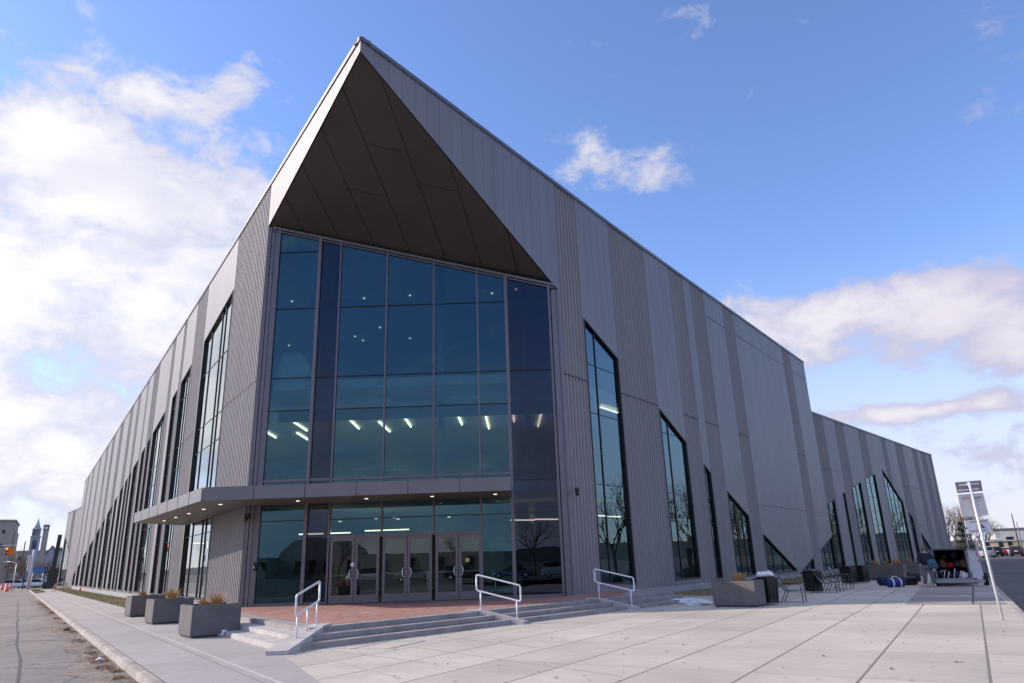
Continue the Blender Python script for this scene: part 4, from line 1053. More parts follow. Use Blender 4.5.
b = MB(); b.tube([(pg.x+.2, pg.y-.2, 1.15), (pg.x+.12, pg.y-.16, 1.35), (pg.x-.02, pg.y-.05, 1.5)], .02, 6); o = b.build('strap', M['whitep'], sbg); 
# ---- bags
def duffel(px, py, L, r_, rz, mt, label, stripes=True):
    g = gp(px, py); t = thing('duffel_bag', label, 'bag', (0, 0, 0))
    b = MB(); n = 14
    prof = [(-L/2, r_*.75), (-L/2+.05, r_*.95), (-L*.25, r_), (0, r_*1.03), (L*.25, r_), (L/2-.05, r_*.95), (L/2, r_*.75)]
    b.lathe((0, 0, r_*.92), [(q_[1], q_[0]) for q_ in prof], n, axis='x')
    for v in b.v: v.z = max(v.z, .0)
    b.build('bag_body', mt, t)
    if stripes:
        for x in (-L*.22, L*.22):
            s_ = MB(); s_.lathe((x, 0, r_*.92), [(r_*1.045, -.035), (r_*1.045, .035)], n, axis='x')
            for v in s_.v: v.z = max(v.z, .0)
            s_.build('strap', M['whitep'], t)
        s_ = MB(); s_.tube([(-L*.22, -.05, r_*1.9), (-L*.12, 0, r_*2.35), (L*.12, 0, r_*2.35), (L*.22, -.05, r_*1.9)], .018, 6); s_.build('handle', M['whitep'], t)
    t.location = g; t.rotation_euler.z = rz; return t
duffel(896, 587, .82, .19, R(8), M['blue'], 'royal blue duffel bag with white straps on the pavement')
duffel(885, 585.5, .6, .22, R(25), M['navy'], 'dark navy bag just left of the blue duffel bag', False)
duffel(910, 585, .75, .2, R(15), M['black'], 'low black bag right of the blue duffel bag', False)
duffel(915, 581.5, .6, .26, R(-30), M['black'], 'black rounded bag leaning against the dry grass planter', False)
# ---- trailer
tb = gp(951, 585.8); TY = tb.y
def tpt(px): d = ray(px, 566); return d.x/d.y*TY
xa, xb = tpt(934), tpt(969)
zt_ = hz_(950, 550, TY); Wt = (xb-xa)*.87; TA = -R(29); xb = xa+Wt
def trot(x, y): dx_, dy_ = x-xa, y-TY; return xa+dx_*math.cos(TA)-dy_*math.sin(TA), TY+dx_*math.sin(TA)+dy_*math.cos(TA)
tr = thing('cargo_trailer', 'open backed cargo trailer full of dark equipment on the brown paving', 'trailer', (xa, TY, 0))
M['trailm'] = mat('trailer_grey_metal', (.33, .33, .34), .5, .3, (2, .1)); M['trailin'] = mat('trailer_inside_dark', (.07, .062, .06), .8); M['traild'] = mat('trailer_door_white', (.62, .60, .60), .5, .1, (3, .15))
b = MB(); Lt = 4.2; zf = .32
b.box((xa+.03, TY+Lt/2, (zf+zt_)/2), (.05, Lt, zt_-zf)); b.box((xb-.03, TY+Lt/2, (zf+zt_)/2), (.05, Lt, zt_-zf)); b.box(((xa+xb)/2, TY+Lt, (zf+zt_)/2), (Wt-.12, .05, zt_-zf))
b.build('wall', M['trailm'], tr)
b = MB(); b.box(((xa+xb)/2, TY+Lt/2, zt_+.03), (Wt+.06, Lt+.1, .06)); b.build('roof', M['seam'], tr)
b = MB(); b.box(((xa+xb)/2, TY+Lt/2, zf-.04), (Wt+.1, Lt, .08)); b.box(((xa+xb)/2+.1, TY-.12, zf-.12), (Wt+.7, .1, .12)); b.build('floor', M['trailm'], tr)
b = MB()
for x in (xa+.09, xb-.09): b.box((x, TY+Lt/2, (zf+zt_)/2), (.04, Lt-.2, zt_-zf-.02))
b.box(((xa+xb)/2, TY+Lt-.1, (zf+zt_)/2), (Wt-.26, .04, zt_-zf-.02)); b.build('lining', M['trailin'], tr)
b = MB(); x0 = xb+.02; b.hexa([(x0, TY-.02, zf), (x0+.42, TY+.18, zf-.05), (x0+.44, TY+.13, zf-.05), (x0+.02, TY-.07, zf), (x0, TY-.02, zt_-.05), (x0+.36, TY+.18, zt_-.05), (x0+.38, TY+.13, zt_-.05), (x0+.02, TY-.07, zt_-.05)]); b.build('door', M['traild'], tr)
b = MB(); b.box((x0+.30, TY+.10, 1.30), (.10, .02, .22)); b.box((x0+.32, TY+.10, 1.0), (.10, .02, .12)); b.build('reflector', M['red'], tr)
for (x, y) in [(xa-.02, TY+.3), (xb+.50, TY+.35), (xa-.02, TY+2.6), (xb+.2, TY+2.6)]:
    b = MB(); b.lathe((x, y, .27), [(.16, -.09), (.27, -.09), (.27, .09), (.16, .09)], 18, axis='x'); b.build('wheel', M['rubber'], tr)
tr.rotation_euler.z = TA
rnd = random.Random(5)
cols_ = [M['navy'], M['black'], M['red'], M['mesh'], M['signwhite'], M['black'], M['brick_red'], M['navy'], M['signwhite']]
names = ['navy', 'black', 'dark red', 'grey', 'white', 'black', 'brown red', 'navy', 'white']
spots_ = [(x_, y_, 0) for y_ in (.35, .8) for x_ in (.28, .62, .96, 1.30)]+[(x_, .95, .42) for x_ in (.4, .75, 1.1, 1.4)]+[(.5, .95, .8), (1.0, .95, .82)]
wx = ['far left', 'left of middle', 'right of middle', 'far right']
for i, (x_, y_, z_) in enumerate(spots_):
    x, y = trot(xa+x_*Wt/1.6, TY+y_)
    k_ = (i*4+1) % 9 if i < 8 else [6, 2, 3, 6, 5, 7][i-8]; row = ['front floor row', 'rear floor row', 'second layer', 'top layer'][0 if i < 4 else 1 if i < 8 else 2 if i < 12 else 3]
    tag(lump('equipment_bag', (x, y, zf+z_), (.17, .20, .19+.03*(i % 3)), cols_[k_], 2, .28, 60+i), names[k_]+' equipment bag in the open trailer, '+row+', '+wx[i % 4], 'bag')
for i, (x_, hgt) in enumerate([(.35, .35), (.52, .28), (.8, .4), (1.05, .3)]):
    x, y = trot(xa+x_*Wt/1.6, TY+.10); b = MB(); b.tube([(x, y, zf), (x+.12, y, zf+hgt)], .018, 6); tag(b.build('equipment_stick', M['signtan']), ['leftmost', 'second', 'third', 'rightmost'][i]+' short white stick at the lip of the trailer floor', 'stick')
# ---- cars
CARM = {n: mat('car_paint_'+n, c, .35, .2, (1, .03), coat=.6) for n, c in dict(white=(.7, .7, .72), silver=(.38, .40, .43), black=(.02, .02, .022), red=(.32, .02, .02), blue=(.10, .16, .27), grey=(.12, .125, .13), orange=(.55, .12, .03)).items()}
M['tail'] = mat('tail_lamp_red', (.45, .01, .01), .3); M['head'] = mat('head_lamp_clear', (.7, .72, .75), .15)
def car(kind, paint, label, group=None):
    t = thing('parked_car', label, 'car', (0, 0, 0), group)
    if kind == 'sedan':   # x along the length (front +x): x, halfwidth, z low, belt, roof z, roof half
        st = [(-2.28, .70, .38, .72, .74, .66), (-2.2, .82, .28, .92, .95, .75), (-1.55, .88, .22, .98, 1.04, .72), (-.95, .90, .22, .96, 1.38, .60), (-.2, .90, .22, .94, 1.45, .62), (.45, .90, .22, .93, 1.38, .60), (1.15, .89, .22, .92, .97, .72), (1.95, .84, .26, .78, .82, .70), (2.25, .68, .36, .62, .65, .6)]
        cab = (2, 6)
    else:
        st = [(-2.25, .78, .42, .95, 1.0, .72), (-2.2, .88, .32, 1.08, 1.15, .76), (-2.0, .91, .30, 1.08, 1.64, .70), (-.9, .93, .28, 1.06, 1.73, .70), (.1, .93, .28, 1.04, 1.70, .70), (.55, .93, .28, 1.03, 1.60, .68), (1.15, .92, .28, 1.03, 1.10, .76), (1.95, .88, .30, .98, 1.0, .74), (2.25, .74, .42, .78, .82, .66)]
        cab = (1, 6)
    body, win = MB(), MB()
    rings = []
    for x, hw, z0, zb, zr, rh in st:
        rings.append([Vector((x, hw*.9, z0)), Vector((x, hw, z0+.18)), Vector((x, hw, (z0+zb)/2+.08)), Vector((x, hw*.95, zb)), Vector((x, rh, zr-.02)), Vector((x, rh*.8, zr))])
    for i in range(len(rings)-1):
        a, c = rings[i], rings[i+1]
        for sgn in (1, -1):
            mm = lambda v: Vector((v.x, v.y*sgn, v.z))
            for k in range(5):
                tgt = win if (k == 3 and cab[0] <= i < cab[1]) else body
                tgt.poly([mm(a[k]), mm(c[k]), mm(c[k+1]), mm(a[k+1])], smooth=True)
        slope = i in (cab[0], cab[1]-1)
        (win if slope and cab[0] <= i < cab[1] else body).poly([a[5], c[5], Vector((c[5].x, -c[5].y, c[5].z)), Vector((a[5].x, -a[5].y, a[5].z))])
        body.poly([a[0], c[0], Vector((c[0].x, -c[0].y, c[0].z)), Vector((a[0].x, -a[0].y, a[0].z))])
    for rr in (rings[0], rings[-1]): body.poly([v for v in rr]+[Vector((v.x, -v.y, v.z)) for v in rr[::-1]])
    body.build('body', CARM[paint], t); win.build('windows', M['glassC'] if False else M['black'], t)
    for x in (-1.38, 1.42):
        for y in (-.80, .80):
            b = MB(); b.lathe((x, y, .33), [(.2, -.11), (.33, -.11), (.33, .11), (.2, .11)], 18, axis='y'); o = b.build('wheel', M['rubber'], t)
            b = MB(); b.lathe((x, y, .33), [(.19, -.115), (.05, -.118), (.05, .118), (.19, .115)], 14, axis='y'); b.build('rim', M['gal'], o)
    x0 = st[1][0]; zb = st[1][3]
    for y in (-1, 1):
        b = MB(); b.box((x0-.03, y*(st[1][1]*.82), zb-.12), (.10, .22, .22)); b.build('tail_lamp', M['tail'], t)
        b = MB(); b.box((st[-2][0]+.12, y*st[-2][1]*.76, st[-2][3]-.06), (.2, .26, .12)); b.build('headlight', M['head'], t)
        b = MB(); b.box((.75, y*(1.0), 1.0), (.14, .16, .12)); b.build('mirror', CARM[paint], t)
    b = MB(); b.box((st[0][0]-.02, 0, .78 if kind == 'sedan' else .85), (.02, .5, .12)); b.build('number_plate', M['signwhite'], t)
    return t
def place(o, px, dist, rz): o.location = hp(px, dist, -.12); o.rotation_euler.z = R(rz)
place(car('suv', 'silver', 'silver blue van-like car nearest the trailer on the right street'), 983, 118, 75)
place(car('suv', 'black', 'dark car parked between the silver car and the red car'), 992, 128, 72)
place(car('sedan', 'red', 'dark red sedan parked behind the sign post'), 998.5, 134, 65)
place(car('sedan', 'white', 'white sedan parked between red and black cars'), 1005.5, 140, 62)
place(car('suv', 'black', 'black car seen from behind with red tail lamps near the right edge'), 1015.5, 122, 53)
place(car('sedan', 'orange', 'orange car at the right edge of the picture'), 1026, 124, 60)
for px, dd, k, pnt, rz, lab in [(18, 150, 'suv', 'white', 20, 'white van-like car leftmost in the row at the street end'), (24, 160, 'sedan', 'silver', 0, 'silver sedan at the far end of the left street'), (29.5, 152, 'suv', 'white', 10, 'white car right of the tall pale pole'),
                             (34.5, 156, 'suv', 'silver', 0, 'silver car below the blue sign'), (40, 150, 'suv', 'white', 5, 'white car second from the black pylon'), (45.5, 152, 'sedan', 'white', 0, 'white sedan just left of the black pylon'), (56, 150, 'sedan', 'blue', 0, 'blue sedan between the black pylon and the grey arena')]:
    place(car(k, pnt, lab), px, dd, rz)
c0 = None
for i in range(7):
    pnt = ['white', 'silver', 'black', 'blue', 'white', 'grey', 'silver'][i]
    o = car('sedan' if i % 2 else 'suv', pnt, 'parked car in the row behind the camera, seen only mirrored in the doors', 'cars parked across the street behind the camera'); o.location = (-17+i*5.4, -27, -.12); o.rotation_euler.z = R(0 if i % 3 else 180)
# ---- trees
def bare_tree(seed, Ht, mt='bark', spread=.55, lvls=6, leaf=0):
    rn = random.Random(seed); trunk, br = MB(), MB(); lf = MB()
    def grow(p, d, L, r_, lv):
        n = 3; pts = [p]; q_ = p; dd = d.copy()
        for i in range(n):
            dd = (dd+Vector((rn.uniform(-1, 1), rn.uniform(-1, 1), rn.uniform(-.4, .7)))*.13).normalized(); q_ = q_+dd*L/n; pts.append(q_)
        rs = [r_*(1-.4*i/n) for i in range(n+1)]
        (trunk if lv == 0 else br).tube(pts, rs, 8 if lv == 0 else (5 if lv < 3 else 3), caps=False)
        if lv >= lvls:
            if leaf:
                for _ in range(leaf):
                    c = q_+Vector((rn.gauss(0, .25), rn.gauss(0, .25), rn.gauss(0, .25))); a = Vector((rn.uniform(-1, 1), rn.uniform(-1, 1), rn.uniform(-1, 1)))*.11; e = Vector((rn.uniform(-1, 1), rn.uniform(-1, 1), rn.uniform(-1, 1)))*.09
                    lf.poly([c-a, c+e, c+a])
            return
        k = 3 if lv < 3 else 2
        if lv == 0: k = 4
        for i in range(k):
            a = rn.uniform(0, 6.28); s_ = spread*rn.uniform(.6, 1.3)
            u = dd.orthogonal().normalized(); v_ = dd.cross(u); nd = (dd+(u*math.cos(a)+v_*math.sin(a))*s_+Vector((0, 0, .12))).normalized()
            st_ = pts[rn.choice([2, 3])] if i else q_
            grow(st_, nd, L*rn.uniform(.62, .82), r_*.58, lv+1)
    grow(Vector((0, 0, 0)), Vector((0, 0, 1)), Ht*.30, Ht*.022, 0)
    return trunk, br, lf
def tree(seed, Ht, label, loc, group=None, spread=.55, lvls=6, leaf=0, leafm='twig', nm='bare_tree'):
    t = thing(nm, label, 'tree', (0, 0, 0), group)
    a, b_, c = bare_tree(seed, Ht, spread=spread, lvls=lvls, leaf=leaf)
    a.build('trunk', M['bark'], t); b_.build('branches', M['bark'], t)
    if leaf: c.build('crown', M[leafm], t)
    t.location = loc; return t
def evergreen(seed, Ht, rad, label, loc):
    t = thing('evergreen_tree', label, 'tree', (0, 0, 0)); rn = random.Random(seed)
    b = MB(); b.tube([(0, 0, 0), (0, 0, Ht*.95)], [Ht*.02, .02], 8); b.build('trunk', M['bark'], t)
    b = MB()
    for _ in range(2600):
        h = rn.random()**1.2; z = Ht*(.06+.94*h); rr = rad*(1-h)*(.35+.75*rn.random()**.5)*(1+.25*math.sin(h*40)); a = rn.random()*6.28
        p = Vector((rr*math.cos(a), rr*math.sin(a), z-rr*.25)); o_ = Vector((math.cos(a), math.sin(a), -.35))*.35; s_ = Vector((-math.sin(a), math.cos(a), rn.uniform(-.3, .3)))*.13
        b.poly([p-s_, p+o_, p+s_])
    b.build('crown', M['ever'], t); t.location = loc; return t
TG = 'bare trees across the right street'
t1 = tree(1, 12, 'bare tree beyond the right street, mirrored in the tall windows', (67, 76, -.13), TG, .6)
t2 = tree(2, 13, 'bare tree beyond the right street, mirrored in the tall windows', (77, 84, -.13), TG, .5)
t3 = tree(3, 11, 'bare tree beyond the right street, mirrored in the tall windows', (52, 62, -.13), TG, .65, 5, 5)
for i, (x, y, s_) in enumerate([(92, 100, 1.05), (66, 70, .95), (46, 50, .9), (101, 108, 1.1), (114, 122, 1.0), (86, 92, .85), (118, 130, 1.1), (58, 58, 1.0), (90, 95, 1.2), (40, 36, .85)]):
    dup([t1, t2, t3][i % 3], (x, y, -.13), i*1.3, sc=s_)
# distant trees between the arena and the yellow building
DT = 'distant bare trees right of the arena'
for i, (px, dd, s_) in enumerate([(951, 150, .95), (956.5, 140, 1.0), (962, 170, 1.1), (973, 160, 1.0), (980, 175, 1.0), (985, 190, .9), (968, 190, 1.0), (990, 200, .9), (996, 210, .8)]):
    dup([t2, t3, t1][i % 3], hp(px, dd, -.13), i*2.1, ['first', 'second', 'third', 'sixth', 'seventh', 'eighth', 'tall background', 'ninth', 'last'][i]+' distant bare tree from the left in the row right of the arena', s_*.95, DT)
evergreen(5, 6.2, 2.2, 'small dark evergreen among the bare trees right of the trailer', hp(965, 130, -.13))
# trees at the end of the left street
LT = 'dark bare trees at the end of the left street'
for i, (px, dd, s_) in enumerate([(20, 185, .72), (24, 180, .8), (33, 182, .6), (39, 178, .55), (44, 184, .6), (49, 176, .62), (56, 180, .6)]):
    dup([t3, t1, t3][i % 3], hp(px, dd, -.13), i*1.7, ['leftmost', 'second', 'third', 'fourth', 'fifth', 'sixth', 'rightmost'][i]+' bare dark tree in the row at the end of the left street', s_, LT)
tree(12, 7.5, 'low yellowish olive tree left of the white banner', hp(17, 168, -.13), None, .7, 5, 14, 'twig', 'small_tree')
# mirrored surroundings behind the camera
SG = 'bare trees behind the camera'
for i, (x, y, s_) in enumerate([(2, -38, .7), (9, -44, .8), (-8, -46, .6), (16, -40, .75), (-26, -50, .7), (24, -48, .9), (-40, -44, .8)]):
    dup([t1, t2][i % 2], (x, y, -.13), i, 'bare tree behind the camera, seen only as a reflection', s_, SG)
# ---- poles
def lamp_post(label, base, Ht, arm, rz, mt='gal', nm='street_lamp', r_=.09):
    t = thing(nm, label, 'street lamp', (0, 0, 0))
    b = MB(); b.tube([(0, 0, 0), (0, 0, Ht)], [r_, r_*.6], 8); b.build('pole', M[mt], t)
    if arm:
        b = MB(); b.tube([(0, 0, Ht-.1), (arm*.5, 0, Ht+.35), (arm, 0, Ht+.35)], .05, 6); b.build('arm', M[mt], t)
        b = MB(); b.box((arm+.2, 0, Ht+.33), (.6, .25, .12)); b.build('lamp_head', M[mt], t, bevel=.03)
    t.location = base; t.rotation_euler.z = rz; return t
M['polew'] = mat('pale_painted_pole', (.6, .6, .6), .6)
lamp_post('grey street lamp with curved arm right of the arena', hp(968.5, 100, -.12), hz_(961, 527, 100), 1.9, R(180), 'gal')
lamp_post('small grey pole with short arm beyond the trailer', hp(976.5, 84, -.12), hz_(971, 538, 84), .7, 0, 'gal', 'signal_pole', .12)
lamp_post('tall thin pole left of the pair at the right edge', hp(1019, 120, -.12), hz_(1010, 513, 120), 0, 0, 'bark', 'utility_pole', .13)
lamp_post('shorter thin pole right of the pair at the right edge', hp(1022, 120, -.12), hz_(1016, 521, 120), 0, 0, 'polew', 'utility_pole', .10)
lamp_post('tall pale pole at the end of the left street', hp(29.5, 128, -.12), hz_(35, 549, 128), 0, 0, 'polew', 'flag_pole', .28)
lamp_post('grey street lamp with short arm beside the traffic light', hp(14, 118, -.12), hz_(17, 563, 118), 1.6, R(180), 'gal')
lamp_post('thin dark utility pole left of the church steeple', hp(19, 170, -.12), hz_(22, 541, 170), 0, 0, 'bark', 'utility_pole', .18)
b = MB(); b.box((0, 0, 0), (2.4, .12, .12)); 
# black pylon
py_ = thing('black_pylon', 'tall slim black pylon with broad base beside the arena far end', 'pylon', hp(51, 118, -.12)); pz = py_.location
hh = hz_(57, 534, 118)
b = MB(); b.bar(pz, pz+Vector((.4, 0, hh)), .42, .42); b.build('mast', M['black'], py_)
b = MB(); b.box(pz+Vector((.2, 0, 1.5)), (1.2, .8, 3.0)); b.box(pz+Vector((-.6, .1, .6)), (.8, .8, 1.2)); b.build('cabinet', M['black'], py_, bevel=.03)
# banner
bn = thing('banner', 'white vertical banner on a post left of the pale pole', 'banner', hp(24, 124, -.12)); bp = bn.location
h0, h1 = hz_(25.5, 571, 124), hz_(27.5, 554.5, 124)
b = MB(); b.tube([bp, bp+Vector((0, 0, h1+.2))], .07, 6); b.build('pole', M['black'], bn)
b = MB(); b.box(bp+Vector((.55, 0, (h0+h1)/2)), (.85, .03, h1-h0)); b.build('cloth', M['whitep'], bn)
b = MB()
for k in range(6): zc = h0+(h1-h0)*(k+.6)/6.4; b.box(bp+Vector((.55, -.025, zc)), (.5-.1*(k % 2), .012, .07)); b.box(bp+Vector((.42, -.025, zc-.1)), (.08, .012, .2)); b.box(bp+Vector((.70, -.025, zc-.1)), (.08, .012, .2 if k % 2 else .1))
b.build('lettering', M['red'], bn)
# blue awning sign
bs = thing('blue_sign', 'wide blue street sign board below the church gables', 'sign', hp(37, 140, -.12)); p = bs.location; h0, h1 = hz_(40, 571.5, 140), hz_(40, 567.5, 140)
b = MB(); b.box(p+Vector((0, 0, (h0+h1)/2)), (2.5, .12, h1-h0)); b.build('panel', mat('blue_sign_paint', (.03, .16, .45), .5), bs)
for x in (-1, 1): b = MB(); b.tube([p+Vector((x, 0, 0)), p+Vector((x, 0, h0))], .05, 6); b.build('post', M['gal'], bs)
# traffic light on a span
tf = thing('traffic_light', 'orange traffic light hanging over the left street', 'traffic light', hp(2.5, 88, 0)); p = tf.location; zt_ = hz_(7, 547.5, 88); zb_ = hz_(7, 555.5, 88)
M['amber'] = mat('traffic_signal_orange', (.75, .22, .02), .5); M['amberlit'] = mat('signal_lamp_lit', (.9, .2, .05), .5, emit=((1, .25, .05), 2.0))
b = MB(); b.box(p+Vector((0, 0, (zt_+zb_)/2)), (.42, .36, zt_-zb_)); b.box(p+Vector((.5, .1, (zt_+zb_)/2-.05)), (.34, .36, (zt_-zb_)*.9)); b.build('housing', M['amber'], tf, bevel=.03)
for k in range(3):
    zc = zb_+(zt_-zb_)*(.5+k)/3; b = MB(); b.lathe(p+Vector((0, -.2, zc)), [(.12, 0), (.12, .03)], 12, axis='y'); b.build('signal_lens', M['amberlit'] if k == 2 else M['black'], tf)
b = MB(); b.tube([p+Vector((-7, 0, zt_+.35)), p+Vector((.8, 0, zt_+.25))], .05, 6); b.tube([p+Vector((0, 0, zt_)), p+Vector((0, 0, zt_+.3))], .03, 6); b.tube([p+Vector((-7, 0, -.12)), p+Vector((-7, 0, zt_+.5))], .12, 8); b.build('mast_arm', M['gal'], tf)
# barrels, cones, sawhorse
def barrel(px, py, label, sc=1.0):
    g = gp(px, py, -.12); t = thing('traffic_barrel', label, 'traffic barrel', (0, 0, 0), 'orange traffic barrels on the left street')
    b = MB(); b.lathe((0, 0, 0), [(.33, 0), (.33, .06), (.28, .07), (.27, .3), (.24, .31), (.235, .55), (.21, .56), (.20, .80), (.18, .81), (.17, 1.0)], 14); b.build('drum', M['orange'], t)
    b = MB()
    for z0 in (.34, .62): b.lathe((0, 0, z0), [(.243-(z0-.34)*.1, 0), (.240-(z0-.34)*.1, .12)], 14)
    b.build('reflective_band', M['whitep'], t); t.location = g; t.scale = (sc,)*3; return t
barrel(6.2, 591.5, 'nearest orange and white traffic barrel on the left street', 1.15); barrel(1.5, 590, 'orange traffic barrel second from the traffic light', 1.1); barrel(9.8, 589, 'small orange traffic barrel farther along the left street'); 
def cone(px, py, label, Hc, z=0):
    g = gp(px, py, z); t = thing('traffic_cone', label, 'traffic cone', (0, 0, 0))
    b = MB(); b.box((0, 0, .02), (Hc*.55, Hc*.55, .04)); b.lathe((0, 0, .04), [(Hc*.2, 0), (Hc*.05, Hc-.04)], 14); b.build('cone_body', M['orange'], t)
    b = MB(); b.lathe((0, 0, .04+Hc*.45), [(Hc*.142, 0), (Hc*.10, Hc*.2)], 14); b.build('reflective_band', M['whitep'], t); t.location = g; return t
cone(88.5, 589.5, 'taller orange traffic cone standing on the grass strip by the wall', .9)
cone(80, 591, 'short orange cone left of the taller one on the grass strip', .6)
g = gp(60, 592); sh = thing('sawhorse', 'wooden sawhorse standing on the far end of the left sidewalk', 'sawhorse', g)
sc_ = g.y/60
b = MB(); b.bar(g+Vector((-.7, 0, 1.0)), g+Vector((.7, .2, 1.0)), .10, .10); b.build('beam', M['wood'], sh)
for sx in (-.6, .6):
    for sy in (-.35, .35): b = MB(); b.bar(g+Vector((sx, 0, 1.0)), g+Vector((sx+(.25 if sx > 0 else -.25), sy, 0)), .08, .08); b.build('leg', M['wood'], sh)
# ---- distant buildings
def win_grid(t, o, ux, zs, xs, wd, ht, mt='black'):
    for z in zs:
        for x in xs:
            b = MB(); c = o+ux*x; b.box((c.x, c.y-.03, z), (wd, .10, ht)); b.build('window', M[mt], t)
d_ = 215
x0, x1 = hp(-45, d_).x, hp(5, d_).x; z1, z2 = hz_(5, 521.5, d_), hz_(12, 530, d_); x2 = hp(6.5, d_).x
t = thing('tan_tower_block', 'tall tan masonry building at the left edge with a stepped corner', 'building', (x1, d_, 0))
b = MB(); b.box(((x0+x1)/2, d_+12, z1/2), (x1-x0, 24, z1)); b.box((x1+(x2-x1)/2, d_+13, z2/2), (x2-x1, 20, z2)); b.box(((x0+x1)/2, d_+12, z1+.2), (x1-x0+.6, 24.6, .5)); b.build('wall', M['tancl'], t)
win_grid(t, Vector((x1, d_, 0)), Vector((1, 0, 0)), [z1-3, z1*.62, z1*.36], [-2.4, -8, -14], .7, 1.0)
# church with steeple
d_ = 230; c = hp(28.8, d_); sc_ = d_/700*1.05
t = thing('church_steeple', 'white church tower with a slender pointed spire', 'church', c)
zA, zB, zC, zD = hz_(31, 558, d_), hz_(32, 537, d_), hz_(33, 529.5, d_), hz_(34.4, 518.8, d_)
b = MB(); b.box((c.x, c.y, zB/2), (2.5, 2.5, zB)); b.box((c.x, c.y, zB), (2.9, 2.9, .3)); b.lathe((c.x, c.y, zB), [(1.15, 0), (1.15, zC-zB), (1.5, zC-zB+.05), (1.3, zC-zB+.3)], 8); b.build('tower', M['whitecl'], t)
b = MB(); b.lathe((c.x, c.y, zC+.2), [(1.0, 0), (.5, (zD-zC)*.45), (.03, zD-zC)], 8); b.build('spire', M['whitecl'], t)
b = MB(); b.box((c.x, c.y-1.27, zB-2.4), (1.2, .08, 2.6)); b.build('louvre', M['slate'], t)
# clock tower
d_ = 205; c = hp(38.3, d_); zT = hz_(45, 525.5, d_); t = thing('clock_tower', 'slim tan brick tower with a dark belfry right of the steeple', 'tower', c)
b = MB(); b.box((c.x, c.y, (zT-1.4)/2), (1.35, 1.35, zT-1.4)); b.build('shaft', M['tancl'], t)
b = MB(); b.box((c.x, c.y, zT-.7), (1.4, 1.4, 1.4)); b.build('belfry', M['slate'], t); b = MB(); b.lathe((c.x, c.y-.71, zT-.75), [(.42, 0), (.42, -.05)], 14, axis='y'); b.build('clock_face', M['whitep'], t)
b = MB(); b.box((c.x, c.y, zT+.08), (1.6, 1.6, .16)); b.build('cap', M['tancl'], t)
# gabled church hall + long row behind
def gable_house(label, px0, px1, pye, pyr, d_, wm, rm, name='gabled_house', dep=14, wins=2):
    x0, x1 = hp(px0, d_).x, hp(px1, d_).x; ze, zr = hz_((px0+px1)/2, pye, d_), hz_((px0+px1)/2, pyr, d_)
    t = thing(name, label, 'house', ((x0+x1)/2, d_, 0)); xm = (x0+x1)/2
    b = MB(); y0, y1 = d_, d_+dep
    f = [(x0, -.1), (x1, -.1), (x1, ze), (xm, zr), (x0, ze)]
    b.poly([(x, y0, z) for x, z in f]); b.poly([(x, y1, z) for x, z in f]); b.poly([(x0, y0, -.1), (x0, y1, -.1), (x0, y1, ze), (x0, y0, ze)]); b.poly([(x1, y0, -.1), (x1, y1, -.1), (x1, y1, ze), (x1, y0, ze)]); b.build('wall', wm, t)
    b = MB()
    for xe in (x0-.3*(1 if x0 < xm else -1), x1+.3): b.hexa([(xe, y0-.4, ze-.15), (xm, y0-.4, zr+.05), (xm, y1+.4, zr+.05), (xe, y1+.4, ze-.15), (xe, y0-.4, ze+.1), (xm, y0-.4, zr+.3), (xm, y1+.4, zr+.3), (xe, y1+.4, ze+.1)])
    b.build('roof', rm, t)
    for k in range(wins):
        x = x0+(x1-x0)*(k+.5)/wins; b = MB(); b.box((x, y0-.02, ze*.5), (1.0, .1, 1.8)); b.build('window', M['black'], t)
    return t
gable_house('larger pale gabled church hall between clock tower and pylon', 42, 52.5, 556, 546.5, 212, M['whitecl'], M['slate'])
gable_house('smaller pale gabled hall partly behind the black pylon', 52, 60, 558, 548, 206, M['whitecl'], M['slate'])
d_ = 240; x0, x1 = hp(4, d_).x, hp(62, d_).x; zz_ = hz_(20, 552, d_)
t = thing('long_grey_block', 'long grey flat roofed building behind the church steeple', 'building', ((x0+x1)/2, d_, 0)); b = MB(); b.box(((x0+x1)/2, d_+8, zz_/2), (x1-x0, 14, zz_)); b.box(((x0+x1)/2, d_+8, zz_+.15), (x1-x0+.5, 14.5, .4)); b.build('wall', M['greycl'], t)
win_grid(t, Vector((x0, d_+1, 0)), Vector((1, 0, 0)), [zz_*.45, zz_*.8], [2+k*3 for k in range(6)], 1.2, 1.2)
# right side buildings
d_ = 165; x0, x1 = hp(986, d_).x, hp(1060, d_).x; zz_ = hz_(1005, 541, d_)
t = thing('yellow_building', 'low yellow stucco building beyond the parked cars', 'building', ((x0+x1)/2, d_, 0)); b = MB(); b.box(((x0+x1)/2, d_+8, zz_/2), (x1-x0, 16, zz_)); b.build('wall', M['yellowcl'], t)
b = MB(); b.box(((x0+x1)/2, d_+8, zz_+.1), (x1-x0+.5, 16.5, .25)); b.build('roof', M['greycl'], t)
win_grid(t, Vector((x0, d_, 0)), Vector((1, 0, 0)), [1.9], [1.6, 4.2, 6.0, 9.5, 12.5], .8, 1.2)
d_ = 190; x0, x1 = hp(1006, d_).x, hp(1090, d_).x; zz_ = hz_(1010, 529, d_)
t = thing('warehouse', 'tall pale grey warehouse behind the yellow building at the right edge', 'building', ((x0+x1)/2, d_, 0)); b = MB(); b.box(((x0+x1)/2, d_+14, zz_/2), (x1-x0, 28, zz_)); b.build('wall', M['greycl'], t)
b = MB(); b.box(((x0+x1)/2, d_+14, zz_+.15), (x1-x0+.6, 28.6, .35)); b.build('roof', M['slate'], t); win_grid(t, Vector((x0, d_, 0)), Vector((1, 0, 0)), [zz_*.6], [3, 8, 13], 1.6, .9)
